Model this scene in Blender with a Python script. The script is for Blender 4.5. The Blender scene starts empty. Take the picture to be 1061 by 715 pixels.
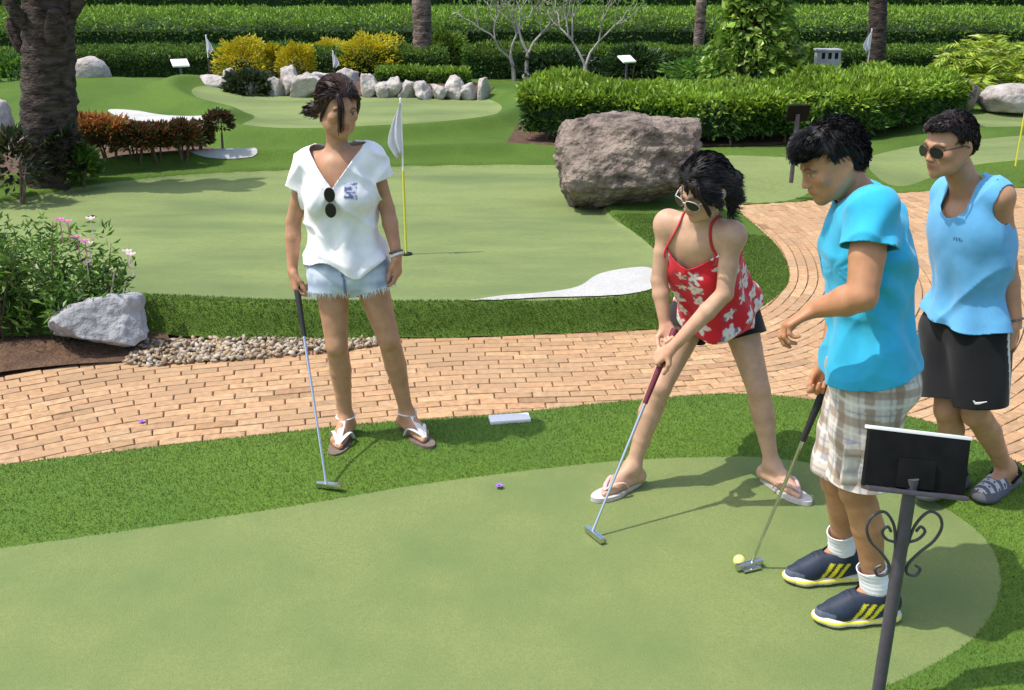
import bpy, bmesh, math, random
import numpy as np
from mathutils import Vector, Matrix, noise as mnoise
random.seed(7); rng = np.random.default_rng(7)
sc = bpy.context.scene
COL = sc.collection
R = math.radians
# ------------------------------------------------------------------ camera model
HC, FP, PIT = 2.0, 1030.0, R(20.5)
CP, SP = math.cos(PIT), math.sin(PIT)
def ray(px, py):
    x = (px-530.5)/FP; y = (357.5-py)/FP
    return np.array((x, CP+y*SP, -SP+y*CP))
def G(px, py, z=0.0):            # where a sight line meets height z
    r = ray(px, py); t = (z-HC)/r[2]
    return np.array((r[0]*t, r[1]*t, z))
def D(px, py, Y):                # where a sight line meets distance Y
    r = ray(px, py); t = Y/r[1]
    return np.array((r[0]*t, Y, HC+r[2]*t))
def V(*a): return np.array(a, float)
def nz(v): v = np.asarray(v, float); return v/(np.linalg.norm(v)+1e-12)
def sst(a, b, x): t = np.clip((x-a)/(b-a), 0, 1); return t*t*(3-2*t)
_sn = [(rng.normal(size=3), rng.uniform(0, 6.28)) for _ in range(24)]
def snoise(P, f=1.0, o=0, n=8):  # cheap smooth noise in -1..1
    s = 0
    for i in range(n):
        w, ph = _sn[(i+o) % 24]
        s = s+np.sin((P@w)*f+ph+1.3*np.sin((P@_sn[(i+o+5) % 24][0])*f*.7))
    return s/n*1.6
# ------------------------------------------------------------------ materials
def _n(nt, t, **k):
    n = nt.nodes.new(t)
    for a, v in k.items(): setattr(n, a, v)
    return n
MATS = {}
def mat(name, c1, c2=None, rough=.7, scale=8., bump=0., bscale=60., spec=.3, metal=0., sss=0., attr=None,
        transl=0., c3=None, s3=1.0, stretch=None, dist=.01, mixlo=.35, mixhi=.65, sheen=0., coat=0.):
    """two-tone noise colour, optional broad mottling c3, optional attribute tint, bump"""
    m = bpy.data.materials.new(name); m.use_nodes = True; MATS[name] = m
    nt = m.node_tree; L = nt.links.new
    b = nt.nodes['Principled BSDF']; out = nt.nodes['Material Output']
    tc = _n(nt, 'ShaderNodeTexCoord'); vec = tc.outputs['Object']
    if stretch:
        mp = _n(nt, 'ShaderNodeMapping'); mp.inputs['Scale'].default_value = stretch
        L(vec, mp.inputs['Vector']); vec = mp.outputs['Vector']
    def ramp_mix(sc_, a, c, lo, hi, det=5):
        no = _n(nt, 'ShaderNodeTexNoise'); no.inputs['Scale'].default_value = sc_; no.inputs['Detail'].default_value = det
        no.inputs['Roughness'].default_value = .6
        L(vec, no.inputs['Vector'])
        mr = _n(nt, 'ShaderNodeMapRange'); mr.inputs[1].default_value = lo; mr.inputs[2].default_value = hi
        L(no.outputs['Fac'], mr.inputs[0])
        mx = _n(nt, 'ShaderNodeMix', data_type='RGBA'); L(mr.outputs[0], mx.inputs[0])
        for s, v in ((6, a), (7, c)):
            if isinstance(v, tuple): mx.inputs[s].default_value = (*v, 1)
            else: L(v, mx.inputs[s])
        return mx.outputs[2]
    cur = c1
    if attr:
        at = _n(nt, 'ShaderNodeAttribute', attribute_name=attr); cur = at.outputs['Color']
        if c2:                        # c2 = multiplier range (lo,hi) greys
            no = _n(nt, 'ShaderNodeTexNoise'); no.inputs['Scale'].default_value = scale; no.inputs['Detail'].default_value = 5
            L(vec, no.inputs['Vector'])
            mr = _n(nt, 'ShaderNodeMapRange'); mr.inputs[1].default_value = .3; mr.inputs[2].default_value = .7
            mr.inputs[3].default_value = c2[0]; mr.inputs[4].default_value = c2[1]
            L(no.outputs['Fac'], mr.inputs[0])
            mx = _n(nt, 'ShaderNodeMix', data_type='RGBA', blend_type='MULTIPLY'); mx.inputs[0].default_value = 1
            L(cur, mx.inputs[6]); L(mr.outputs[0], mx.inputs[7]); cur = mx.outputs[2]
    elif c2: cur = ramp_mix(scale, c1, c2, mixlo, mixhi)
    if c3: cur = ramp_mix(s3, cur, c3, .42, .72, 3)
    if isinstance(cur, tuple): b.inputs['Base Color'].default_value = (*cur, 1)
    else: L(cur, b.inputs['Base Color'])
    b.inputs['Roughness'].default_value = rough; b.inputs['Metallic'].default_value = metal
    b.inputs['Specular IOR Level'].default_value = spec
    if sheen: b.inputs['Sheen Weight'].default_value = sheen
    if coat: b.inputs['Coat Weight'].default_value = coat
    if sss:
        b.inputs['Subsurface Weight'].default_value = sss; b.inputs['Subsurface Radius'].default_value = (1., .35, .2)
        b.inputs['Subsurface Scale'].default_value = .012
    if bump:
        no = _n(nt, 'ShaderNodeTexNoise'); no.inputs['Scale'].default_value = bscale; no.inputs['Detail'].default_value = 5
        L(vec, no.inputs['Vector'])
        bp = _n(nt, 'ShaderNodeBump'); bp.inputs['Strength'].default_value = bump; bp.inputs['Distance'].default_value = dist
        L(no.outputs['Fac'], bp.inputs['Height']); L(bp.outputs['Normal'], b.inputs['Normal'])
    if transl:
        tr = _n(nt, 'ShaderNodeBsdfTranslucent'); ms = _n(nt, 'ShaderNodeMixShader'); ms.inputs[0].default_value = transl
        if isinstance(cur, tuple): tr.inputs['Color'].default_value = (*cur, 1)
        else: L(cur, tr.inputs['Color'])
        L(b.outputs[0], ms.inputs[1]); L(tr.outputs[0], ms.inputs[2]); L(ms.outputs[0], out.inputs['Surface'])
    return m
# ------------------------------------------------------------------ objects
def mesh_obj(name, verts, faces, m, parent=None, smooth=True, origin=None, cols=None, attrs=None):
    """verts in WORLD coordinates; faces list or int array (n,3|4)"""
    verts = np.asarray(verts, float)
    if parent is not None: origin = np.array(parent['_o'])
    elif origin is None: origin = np.zeros(3)
    me = bpy.data.meshes.new(name)
    if isinstance(faces, np.ndarray):
        n, k = faces.shape
        me.vertices.add(len(verts)); me.vertices.foreach_set('co', (verts-origin).astype(np.float32).ravel())
        me.loops.add(n*k); me.loops.foreach_set('vertex_index', faces.astype(np.int32).ravel())
        me.polygons.add(n); me.polygons.foreach_set('loop_start', np.arange(0, n*k, k, dtype=np.int32))
        me.update(calc_edges=True)
    else:
        me.from_pydata((verts-origin).tolist(), [], faces); me.update()
    me.polygons.foreach_set('use_smooth', np.full(len(me.polygons), smooth))
    if cols is not None:
        a = me.attributes.new('Col', 'FLOAT_COLOR', 'POINT')
        c = np.ones((len(verts), 4), np.float32); c[:, :3] = cols; a.data.foreach_set('color', c.ravel())
    if attrs is not None:
        for k_, v_ in attrs.items():
            a = me.attributes.new(k_, 'FLOAT_VECTOR', 'POINT'); a.data.foreach_set('vector', np.asarray(v_, np.float32).ravel())
    if m is not None: me.materials.append(m)
    o = bpy.data.objects.new(name, me); COL.objects.link(o)
    if parent is not None: o.parent = parent
    else: o.location = origin
    o['_o'] = list(map(float, origin))
    return o
def empty(name, loc, label=None, cat=None, group=None):
    o = bpy.data.objects.new(name, None); COL.objects.link(o); o.location = loc; o['_o'] = list(map(float, loc))
    o.empty_display_size = .1
    tag(o, label, cat, group); return o
def tag(o, label=None, cat=None, group=None, kind=None):
    if label: o['label'] = label
    if cat: o['category'] = cat
    if group: o['group'] = group
    if kind: o['kind'] = kind
    return o
class MB:
    """collects simple solids, built as one mesh"""
    def __init__(s): s.v = []; s.f = []
    def add(s, v, f):
        n = len(s.v); s.v += [list(map(float, p)) for p in v]; s.f += [[i+n for i in q] for q in f]; return s
    def tube(s, pts, rad, n=8, cap=True, flat=None):
        pts = [np.asarray(p, float) for p in pts]; m = len(pts)
        if np.isscalar(rad): rad = [rad]*m
        ref = None; vs = []
        for i, p in enumerate(pts):
            t = nz(pts[min(i+1, m-1)]-pts[max(i-1, 0)])
            if ref is None: ref = np.cross(t, (0, 0, 1)) if abs(t[2]) < .9 else np.cross(t, (1, 0, 0))
            ref = nz(ref-t*np.dot(ref, t)); b = np.cross(t, ref)
            for k in range(n):
                a = 2*math.pi*k/n; vs.append(p+(ref*math.cos(a)+b*math.sin(a)*(flat or 1))*rad[i])
        fs = [[i*n+k, i*n+(k+1) % n, (i+1)*n+(k+1) % n, (i+1)*n+k] for i in range(m-1) for k in range(n)]
        if cap: fs += [list(range(n))[::-1], [(m-1)*n+k for k in range(n)]]
        return s.add(vs, fs)
    def box(s, c, sz, ax=None, bev=0.):
        c = np.asarray(c, float); ax = np.eye(3) if ax is None else np.asarray(ax)
        h = np.asarray(sz)/2
        if not bev:
            vs = [c+ax.T@(h*V(a, b, d)) for a in (-1, 1) for b in (-1, 1) for d in (-1, 1)]
            return s.add(vs, [[0, 1, 3, 2], [4, 6, 7, 5], [0, 4, 5, 1], [2, 3, 7, 6], [0, 2, 6, 4], [1, 5, 7, 3]])
        bm = bmesh.new(); bmesh.ops.create_cube(bm, size=1)
        for v in bm.verts: v.co = Vector(np.array(v.co)*np.asarray(sz))
        bmesh.ops.bevel(bm, geom=bm.edges[:], offset=bev, segments=2, affect='EDGES', profile=.7)
        bm.verts.index_update()
        vs = [c+ax.T@np.array(v.co) for v in bm.verts]; fs = [[v.index for v in f.verts] for f in bm.faces]; bm.free()
        return s.add(vs, fs)
    def prism(s, poly, depth_vec):
        n = len(poly); a = [np.asarray(p, float) for p in poly]; b = [p+depth_vec for p in a]
        return s.add(a+b, [list(range(n))[::-1], list(range(n, 2*n))]+[[i, (i+1) % n, n+(i+1) % n, n+i] for i in range(n)])
    def build(s, name, m, parent=None, smooth=True, origin=None):
        o = mesh_obj(name, s.v, s.f, m, parent, smooth, origin)
        bm = bmesh.new(); bm.from_mesh(o.data); bmesh.ops.recalc_face_normals(bm, faces=bm.faces); bm.to_mesh(o.data); bm.free()
        o.data.polygons.foreach_set('use_smooth', np.full(len(o.data.polygons), smooth))
        if smooth: sharp(o)
        return o
def sharp(o, ang=40):
    bm = bmesh.new(); bm.from_mesh(o.data)
    for e in bm.edges:
        if len(e.link_faces) == 2 and e.calc_face_angle(0) > R(ang): e.smooth = False
    bm.to_mesh(o.data); bm.free()
def smooth_curve(pts, n=8, closed=False):
    P = [np.asarray(p, float) for p in pts]; m = len(P); out = []
    rngi = range(m if closed else m-1)
    for i in rngi:
        p0 = P[(i-1) % m] if (closed or i > 0) else P[0]; p1 = P[i]; p2 = P[(i+1) % m]; p3 = P[(i+2) % m] if (closed or i+2 < m) else P[-1]
        for k in range(n):
            t = k/n
            out.append(.5*((2*p1)+(p2-p0)*t+(2*p0-5*p1+4*p2-p3)*t*t+(3*p1-p0-3*p2+p3)*t**3))
    if not closed: out.append(P[-1])
    return np.array(out)
# ------------------------------------------------------------------ planar signed distance (+ inside)
def segdist(poly, x, y, closed=True):
    poly = np.asarray(poly)[:, :2]; d = np.full(x.shape, 1e9)
    n = len(poly)
    for i in range(n if closed else n-1):
        a = poly[i]; b = poly[(i+1) % n]; ba = b-a; l = ba@ba
        if l < 1e-12: continue
        t = np.clip(((x-a[0])*ba[0]+(y-a[1])*ba[1])/l, 0, 1)
        np.minimum(d, (x-a[0]-t*ba[0])**2+(y-a[1]-t*ba[1])**2, out=d)
    return np.sqrt(d)
def sd(poly, x, y):
    d = segdist(poly, x, y); poly = np.asarray(poly)[:, :2]; ins = np.zeros(x.shape, bool); n = len(poly)
    for i in range(n):
        a = poly[i]; b = poly[(i+1) % n]
        if a[1] == b[1]: continue
        c = (a[1] > y) != (b[1] > y)
        ins ^= c & (x < (b[0]-a[0])*(y-a[1])/(b[1]-a[1])+a[0])
    return np.where(ins, d, -d)
# ------------------------------------------------------------------ clip a mesh by a per-vertex field (keep f > 0)
def clip(verts, faces, f):
    verts = np.asarray(verts); faces = np.asarray(faces)
    pos = f > 0; c = pos[faces].sum(1); k = faces.shape[1]
    full = [q.tolist() for q in faces[c == k]]; nv = []; cache = {}; base = len(verts)
    def cut(a, b):
        key = (a, b) if a < b else (b, a)
        if key not in cache:
            t = f[a]/(f[a]-f[b]); cache[key] = base+len(nv); nv.append(verts[a]+(verts[b]-verts[a])*t)
        return cache[key]
    for q in faces[(c > 0) & (c < k)].tolist():
        o = []
        for i in range(k):
            a, b = q[i], q[(i+1) % k]
            if pos[a]: o.append(a)
            if pos[a] != pos[b]: o.append(cut(a, b))
        if len(o) >= 3: full.append(o)
    allv = np.vstack([verts, np.array(nv)]) if nv else verts
    used = np.unique(np.concatenate([np.array(q) for q in full])) if full else np.array([], int)
    mp = np.full(len(allv), -1); mp[used] = np.arange(len(used))
    return allv[used], [[int(mp[i]) for i in q] for q in full]
def clip_multi(verts, faces, fns):
    v, fc = np.asarray(verts), faces
    for fn in fns:
        fc = tri(fc); v, fc = clip(v, fc, fn(v))
    return v, fc
def tri(faces):
    if isinstance(faces, np.ndarray) and faces.shape[1] == 3: return faces
    out = []
    for q in (faces.tolist() if isinstance(faces, np.ndarray) else faces):
        for i in range(1, len(q)-1): out.append((q[0], q[i], q[i+1]))
    return np.array(out)
# ------------------------------------------------------------------ distance-field modelling + surface nets
class SDF:
    def __init__(s, lo, hi, h):
        s.lo = np.array(lo, float); s.h = h; s.n = np.ceil((np.array(hi)-s.lo)/h).astype(int)+1
        s.g = np.full(s.n, .12, np.float32)
    def _blk(s, lo, hi):
        a = np.clip(np.floor((lo-s.lo)/s.h).astype(int), 0, s.n-1); b = np.clip(np.ceil((hi-s.lo)/s.h).astype(int)+1, 1, s.n)
        sl = tuple(slice(a[i], b[i]) for i in range(3))
        ax = [(s.lo[i]+np.arange(a[i], b[i])*s.h).astype(np.float32) for i in range(3)]
        return sl, ax[0][:, None, None], ax[1][None, :, None], ax[2][None, None, :]
    def _op(s, sl, d, k, sub):
        v = s.g[sl]
        if v.size == 0: return
        if sub:
            h = np.clip(.5-.5*(v+d)/k, 0, 1); s.g[sl] = v*(1-h)-d*h+k*h*(1-h)
        else:
            h = np.clip(.5+.5*(v-d)/k, 0, 1); s.g[sl] = v*(1-h)+d*h-k*h*(1-h)
    def cap(s, a, b, ra, rb=None, k=.01, sub=False, flat=None):
        a = np.asarray(a, float); b = np.asarray(b, float); rb = ra if rb is None else rb
        m = max(ra, rb)+k+3*s.h
        sl, X, Y, Z = s._blk(np.minimum(a, b)-m, np.maximum(a, b)+m)
        ba = b-a; l = max(ba@ba, 1e-9); px, py, pz = X-a[0], Y-a[1], Z-a[2]
        t = np.clip((px*ba[0]+py*ba[1]+pz*ba[2])/l, 0, 1)
        qx, qy, qz = px-ba[0]*t, py-ba[1]*t, pz-ba[2]*t
        if flat is not None:
            d_, f_ = flat; w = (qx*d_[0]+qy*d_[1]+qz*d_[2])*(f_-1); qx, qy, qz = qx+d_[0]*w, qy+d_[1]*w, qz+d_[2]*w
        s._op(sl, np.sqrt(qx*qx+qy*qy+qz*qz)-(ra+(rb-ra)*t), k, sub); return s
    def chain(s, pts, rads, k=.01, **kw):
        for i in range(len(pts)-1): s.cap(pts[i], pts[i+1], rads[i], rads[i+1], k, **kw)
        return s
    def ell(s, c, r, ax=None, k=.01, sub=False):
        c = np.asarray(c, float); r = np.asarray(r, float)*np.ones(3); ax = np.eye(3) if ax is None else np.asarray(ax)
        m = r.max()+k+3*s.h; sl, X, Y, Z = s._blk(c-m, c+m)
        px, py, pz = X-c[0], Y-c[1], Z-c[2]; k0 = 0; k1 = 0
        for i in range(3):
            q = (px*ax[i][0]+py*ax[i][1]+pz*ax[i][2])/r[i]; k0 = k0+q*q; k1 = k1+(q/r[i])**2
        k0 = np.sqrt(k0); d = k0*(k0-1)/np.maximum(np.sqrt(k1), 1e-6)
        s._op(sl, d.astype(np.float32), k, sub); return s
    def sample(s, P, g=None):
        g = s.g if g is None else g; q = (np.asarray(P)-s.lo)/s.h; i = np.clip(np.floor(q).astype(int), 0, s.n-2); t = np.clip(q-i, 0, 1); o = 0
        for a in (0, 1):
            for b in (0, 1):
                for c in (0, 1):
                    w = np.where(a, t[:, 0], 1-t[:, 0])*np.where(b, t[:, 1], 1-t[:, 1])*np.where(c, t[:, 2], 1-t[:, 2]); o = o+w*g[i[:, 0]+a, i[:, 1]+b, i[:, 2]+c]
        return o
    def drape(s, P, off, it=8):      # push points onto the surface, off metres outside it
        P = np.array(P, float)
        for _ in range(it):
            e = s.h; gr = np.stack([s.sample(P+V(*np.eye(3)[k]*e))-s.sample(P-V(*np.eye(3)[k]*e)) for k in range(3)], 1); gr /= np.linalg.norm(gr, axis=1)[:, None]+1e-9
            P = P-gr*(np.clip(s.sample(P)-off, -.03, .03))[:, None]*.8
        return P
    def mesh(s):
        g = s.g; lo, h = s.lo, s.h; ins = g < 0
        c = np.zeros(np.array(g.shape)-1, np.uint8)
        off = [(i, j, k) for i in (0, 1) for j in (0, 1) for k in (0, 1)]
        for (i, j, k) in off: c += ins[i:g.shape[0]-1+i, j:g.shape[1]-1+j, k:g.shape[2]-1+k]
        act = np.argwhere((c > 0) & (c < 8)); idx = np.full(c.shape, -1, np.int32)
        idx[tuple(act.T)] = np.arange(len(act))
        val = [g[act[:, 0]+i, act[:, 1]+j, act[:, 2]+k] for (i, j, k) in off]
        P = np.zeros((len(act), 3)); W = np.zeros(len(act))
        for a in range(8):
            for b in range(a+1, 8):
                if sum(abs(off[a][q]-off[b][q]) for q in range(3)) != 1: continue
                va, vb = val[a], val[b]; cr = (va < 0) != (vb < 0)
                t = np.where(cr, va/np.where(cr, va-vb, 1), 0)
                p = np.array(off[a])+(np.array(off[b])-np.array(off[a]))*t[:, None]
                P += p*cr[:, None]; W += cr
        verts = lo+(act+P/np.maximum(W, 1)[:, None])*h
        F = []
        for ax in range(3):
            u, v = (ax+1) % 3, (ax+2) % 3
            sa = [slice(None)]*3; sb = [slice(None)]*3; sa[ax] = slice(0, -1); sb[ax] = slice(1, None)
            e = np.argwhere(ins[tuple(sa)] != ins[tuple(sb)])
            e = e[(e[:, u] > 0) & (e[:, v] > 0) & (e[:, u] < c.shape[u]) & (e[:, v] < c.shape[v])]
            if not len(e): continue
            fl = ins[tuple(e.T)]; q = []
            for du, dv in ((1, 1), (0, 1), (0, 0), (1, 0)):
                ee = e.copy(); ee[:, u] -= du; ee[:, v] -= dv; q.append(idx[tuple(ee.T)])
            q = np.stack(q, 1); q[~fl] = q[~fl][:, ::-1]; F.append(q)
        F = np.vstack(F); F = F[(F >= 0).all(1)]
        return verts, F
def vnormals(v, faces):
    t = tri(faces); n = np.zeros_like(v); fn = np.cross(v[t[:, 1]]-v[t[:, 0]], v[t[:, 2]]-v[t[:, 0]])
    for i in range(3): np.add.at(n, t[:, i], fn)
    return n/(np.linalg.norm(n, axis=1)[:, None]+1e-12)
# ------------------------------------------------------------------ leaves, rocks
def leaves(P, Nn, size, jit, cols, wid=.45, up=.3, seed=1, fold=.25):
    """one diamond leaf per point -> verts, faces, colours"""
    r = np.random.default_rng(seed); n = len(P)
    d = Nn+r.normal(size=(n, 3))*jit; d[:, 2] += up; d /= np.linalg.norm(d, axis=1)[:, None]
    sdv = np.cross(d, r.normal(size=(n, 3))); sdv /= np.linalg.norm(sdv, axis=1)[:, None]+1e-9
    nn = np.cross(d, sdv); L = (size*r.uniform(.6, 1.3, n))[:, None]
    a = P; b = P+d*L*.45+sdv*L*wid*.5+nn*L*fold*.3; c = P+d*L-nn*L*fold*.5; e = P+d*L*.45-sdv*L*wid*.5+nn*L*fold*.3
    v = np.stack([a, b, c, e], 1).reshape(-1, 3); i = np.arange(n)*4
    f = np.stack([i, i+1, i+2, i+3], 1)
    cols = np.asarray(cols, float); pick = cols[r.integers(0, len(cols), n)] if cols.ndim == 2 and len(cols) != n else cols
    pick = pick*r.uniform(.75, 1.25, (n, 1))
    return v, f, np.repeat(pick, 4, 0)
def rock_mesh(c, dims, seed=0, sub=4, rough=.12, boxy=.5, facets=10, rot=0, fine=.03, cut=(.72, .95)):
    bm = bmesh.new(); bmesh.ops.create_icosphere(bm, subdivisions=sub, radius=1)
    v = np.array([q.co[:] for q in bm.verts]); f = np.array([[q.index for q in fc.verts] for fc in bm.faces]); bm.free()
    r = np.random.default_rng(seed)
    m = np.abs(v).max(1)[:, None]; v = v*(1-boxy)+v/m*.82*boxy
    for _ in range(facets):
        n = nz(r.normal(size=3)); d = r.uniform(*cut); e = v@n-d; v = v-np.where(e > 0, e, 0)[:, None]*n*.9
    o = r.uniform(0, 50, 3)
    for i in range(len(v)):
        p = Vector(v[i]*1.3+o); k = mnoise.fractal(p, 1., 2., 4)*rough+mnoise.fractal(p*5, 1., 2., 3)*fine
        v[i] *= 1+k
    v = v*np.asarray(dims)/2; ca, sa = math.cos(rot), math.sin(rot)
    v = np.stack([v[:, 0]*ca-v[:, 1]*sa, v[:, 0]*sa+v[:, 1]*ca, v[:, 2]], 1)
    return v+np.asarray(c), f
# ================================================================== MATERIALS
mat('nap', (.154, .195, .066), (.206, .250, .090), rough=.9, scale=120, bump=.6, bscale=300, dist=.006, spec=.12, c3=(.138, .190, .066), s3=2.2, mixlo=.3, mixhi=.7)
mat('nap_far', (.165, .208, .072), (.205, .250, .092), rough=.9, scale=40, bump=.5, bscale=110, dist=.01, spec=.12, c3=(.118, .158, .062), s3=1.1, stretch=(.55, 1.5, 1))
mat('fringe', (.070, .130, .016), (.115, .195, .028), rough=.85, scale=90, bump=.5, bscale=160, dist=.01, spec=.15, c3=(.07, .145, .024), s3=1.2)
mat('lawn', (.075, .138, .020), (.112, .180, .030), rough=.9, scale=45, bump=.8, bscale=130, dist=.02, spec=.12, c3=(.062, .118, .020), s3=.9)
mat('blade', (1, 1, 1), (.8, 1.2), attr='Col', rough=.6, scale=3, transl=.25, spec=.25, c3=(.12, .175, .04), s3=2.2)
mat('brick', (1, 1, 1), (.72, 1.16), attr='Col', rough=.85, scale=26, bump=.35, bscale=90, dist=.004, spec=.2, c3=(.36, .23, .13), s3=1.3)
mat('mortar', (.24, .13, .085), (.15, .085, .055), rough=.95, scale=30)
mat('soil', (.075, .042, .026), (.13, .075, .045), rough=1, scale=14, bump=.9, bscale=40, dist=.03)
mat('sandpaint', (.52, .51, .48), (.42, .41, .39), rough=.95, scale=60, bump=.8, bscale=200, dist=.008, c3=(.40, .39, .36), s3=3)
mat('pebble', (1, 1, 1), (.7, 1.2), attr='Col', rough=.8, scale=40, bump=.2, bscale=90)
mat('boulder', (.225, .178, .148), (.048, .036, .030), rough=.9, scale=9, bump=1., bscale=26, dist=.05, c3=(.34, .27, .22), s3=3.2, spec=.2)
mat('rock_grey', (.36, .36, .37), (.19, .195, .20), rough=.9, scale=9, bump=.9, bscale=22, dist=.03, c3=(.46, .46, .46), s3=4, spec=.2)
mat('rock_pale', (.45, .405, .37), (.22, .19, .17), rough=.9, scale=5, bump=.9, bscale=14, dist=.04, c3=(.54, .50, .47), s3=2, spec=.2)
mat('leaf', (1, 1, 1), (.75, 1.25), attr='Col', rough=.42, scale=2.0, transl=.3, spec=.45)
mat('leaf_dull', (1, 1, 1), (.7, 1.25), attr='Col', rough=.6, scale=1.2, transl=.25, spec=.3)
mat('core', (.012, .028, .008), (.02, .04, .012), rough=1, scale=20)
mat('stem', (.16, .11, .075), (.09, .065, .045), rough=.9, scale=30, bump=.4, bscale=60)
mat('bark_palm', (.19, .13, .10), (.035, .026, .022), rough=.95, scale=7, bump=1., bscale=22, dist=.04, stretch=(1, 1, 2.4), c3=(.30, .235, .20), s3=5)
mat('bark_dark', (.018, .013, .011), (.10, .072, .060), rough=.95, scale=9, bump=1., bscale=24, dist=.04, stretch=(1, 1, 2.5))
mat('bark_pale', (.40, .365, .33), (.25, .225, .20), rough=.85, scale=10, bump=.4, bscale=40)
mat('white', (.80, .79, .77), (.72, .71, .69), rough=.5, scale=8)
mat('flagcloth', (.82, .82, .84), (.74, .74, .78), rough=.8, scale=9, transl=.45)
mat('pole_yellow', (.66, .62, .06), (.58, .55, .05), rough=.4, scale=10)
mat('iron', (.045, .040, .050), (.065, .058, .068), rough=.42, scale=30, spec=.5, bump=.1, bscale=200)
mat('iron_post', (.085, .072, .095), (.065, .055, .07), rough=.4, scale=30, spec=.5)
mat('black', (.006, .006, .006), (.010, .010, .010), rough=.6, scale=20, spec=.10)
mat('greybox', (.36, .37, .38), (.30, .31, .32), rough=.6, scale=10)
mat('cup_dark', (.01, .012, .008), rough=1)
# ================================================================== TERRAIN SHAPES (metres, from the plan of the course)
def gw(pts, z=0.): return np.array([G(x, y, z)[:2] for x, y in pts])
near_out = np.vstack([smooth_curve(gw([(-420, 545), (-260, 524), (-100, 504), (0, 491), (100, 479), (200, 467), (290, 457), (370, 448), (450, 442), (520, 437), (640, 424), (760, 416), (850, 424), (900, 433), (960, 445), (1010, 464), (1061, 490), (1150, 535), (1300, 590)]), 6), [(5, 1.8), (5, -1.5), (-6, -1.5), (-6, 2.5)]])
near_nap = np.vstack([smooth_curve(gw([(-420, 630), (-260, 598), (-100, 580), (0, 568), (130, 550), (300, 525), (430, 503), (560, 486), (650, 477), (720, 474), (790, 474), (860, 484), (930, 504), (985, 530), (1022, 560), (1036, 590), (1034, 622), (1010, 660), (960, 692), (900, 718), (800, 752)], .045), 6), [(.3, 1.2), (-1.5, .8), (-6, .8), (-6, 2.2)]])
path_front = smooth_curve(gw([(-500, 356), (-200, 353), (0, 352), (155, 348), (250, 352), (350, 352), (480, 350), (560, 347), (650, 343), (720, 338), (770, 327), (803, 309), (818, 288), (810, 262), (790, 240), (770, 223)]), 8)
path_back = smooth_curve(gw([(762, 213), (800, 211), (850, 207), (950, 199), (1061, 195), (1300, 187), (1700, 178)]), 6)
path = np.vstack([path_front, path_back, [(14, 9), (14, 1), (-8, 1), (-8, 5.4)]])
A_nap = smooth_curve(gw([(-350, 306), (-100, 302), (130, 303), (300, 310), (480, 310.5), (560, 309), (610, 307), (655, 304), (682, 295), (688, 272), (670, 250), (634, 222), (628, 205), (640, 185), (610, 171), (560, 168), (420, 170), (300, 174), (200, 178), (100, 188), (20, 203), (-100, 224), (-350, 262)], .2), 6, True)
rim = smooth_curve(gw([(700, 168), (650, 164), (580, 162), (520, 159), (420, 162), (300, 165), (200, 168), (100, 178), (30, 191), (-100, 211), (-350, 250)], .2), 6)
B_nap = smooth_curve(gw([(262, 122), (200, 106), (230, 98), (300, 96), (420, 101), (495, 103), (520, 113), (500, 127), (450, 135), (380, 139), (300, 141), (250, 134)], .2), 6, True)
C_nap = smooth_curve(gw([(735, 164), (780, 162), (835, 166), (850, 176), (820, 187), (745, 187)], .2), 6, True)
D_nap = smooth_curve(gw([(893, 166), (940, 152), (1000, 146), (1080, 142), (1150, 142), (1150, 158), (1000, 168), (930, 176)], .2), 6, True)
E_nap = smooth_curve(gw([(960, 128), (1010, 118), (1080, 114), (1150, 116), (1120, 128), (1020, 134)], .2), 6, True)
naps = [A_nap, B_nap, C_nap, D_nap, E_nap]
sands = [smooth_curve(gw([(486, 311), (520, 305), (560, 302), (598, 296), (620, 283), (648, 277), (672, 276), (684, 286), (680, 297), (640, 305), (560, 307), (520, 310)], .2), 6, True),
         smooth_curve(gw([(112, 117), (140, 117), (170, 121), (215, 124), (236, 131), (215, 134), (170, 129), (135, 126)], .2), 6, True),
         smooth_curve(gw([(455, 157), (490, 154), (520, 150), (545, 146), (545, 152), (520, 157), (480, 159)], .2), 6, True),
         smooth_curve(gw([(170, 93), (195, 91), (235, 93), (230, 97), (180, 97)], .2), 6, True),
         smooth_curve(gw([(196, 164), (205, 152), (214, 153), (232, 163), (262, 165), (262, 168), (200, 169)], .2), 6, True)]
tipx, tipy = G(818, 288)[:2]
def HM(x, y):                       # height of everything beyond the path
    d = -sd(path, x, y)
    w = .09+.85*sst(1.05, 1.9, x)
    w = np.where(y > 8.3, .6, w)
    z = .182*sst(0, 1, d/w)+.018*sst(0, .025, d)
    far = sst(6, 9, y)
    z = z+.12*np.exp(-(segdist(rim, x, y, False)/.13)**2)*sst(.1, .6, d)
    for q, a, s in ((B_nap, .15, .22), (C_nap, .035, .3), (D_nap, .04, .35), (E_nap, .06, .4)):
        e = sd(q, x, y); z = z+a*np.exp(-((e+.3)/s)**2)*sst(.15, .7, d)
    e = sd(A_nap, x, y); z = z-(.014+.04*sst(7.2, 8.2, y))*sst(-.03, .03, e)
    z = z+sst(8.5, 11, y)*.05*snoise(np.stack([x, y, 0*x], -1), .9, 3)*sst(.2, .8, d)
    z = z+.30*np.exp(-(((x+6.6)/2.2)**2+((y-15.8)/1.2)**2))
    return z
def HN(x, y):                       # the near hole
    d = sd(near_out, x, y); e = sd(near_nap, x, y)
    z = .088*sst(-.01, .11, d)+.02*sst(.1, .3, d)*(1-sst(-.4, 0, e))
    return z*(1-sst(-.22, .02, e))+.045*sst(-.22, .02, e)
def hz(x, y): return float(HM(np.array([x]), np.array([y]))[0])
def hn(x, y): return float(HN(np.array([x]), np.array([y]))[0])
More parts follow.
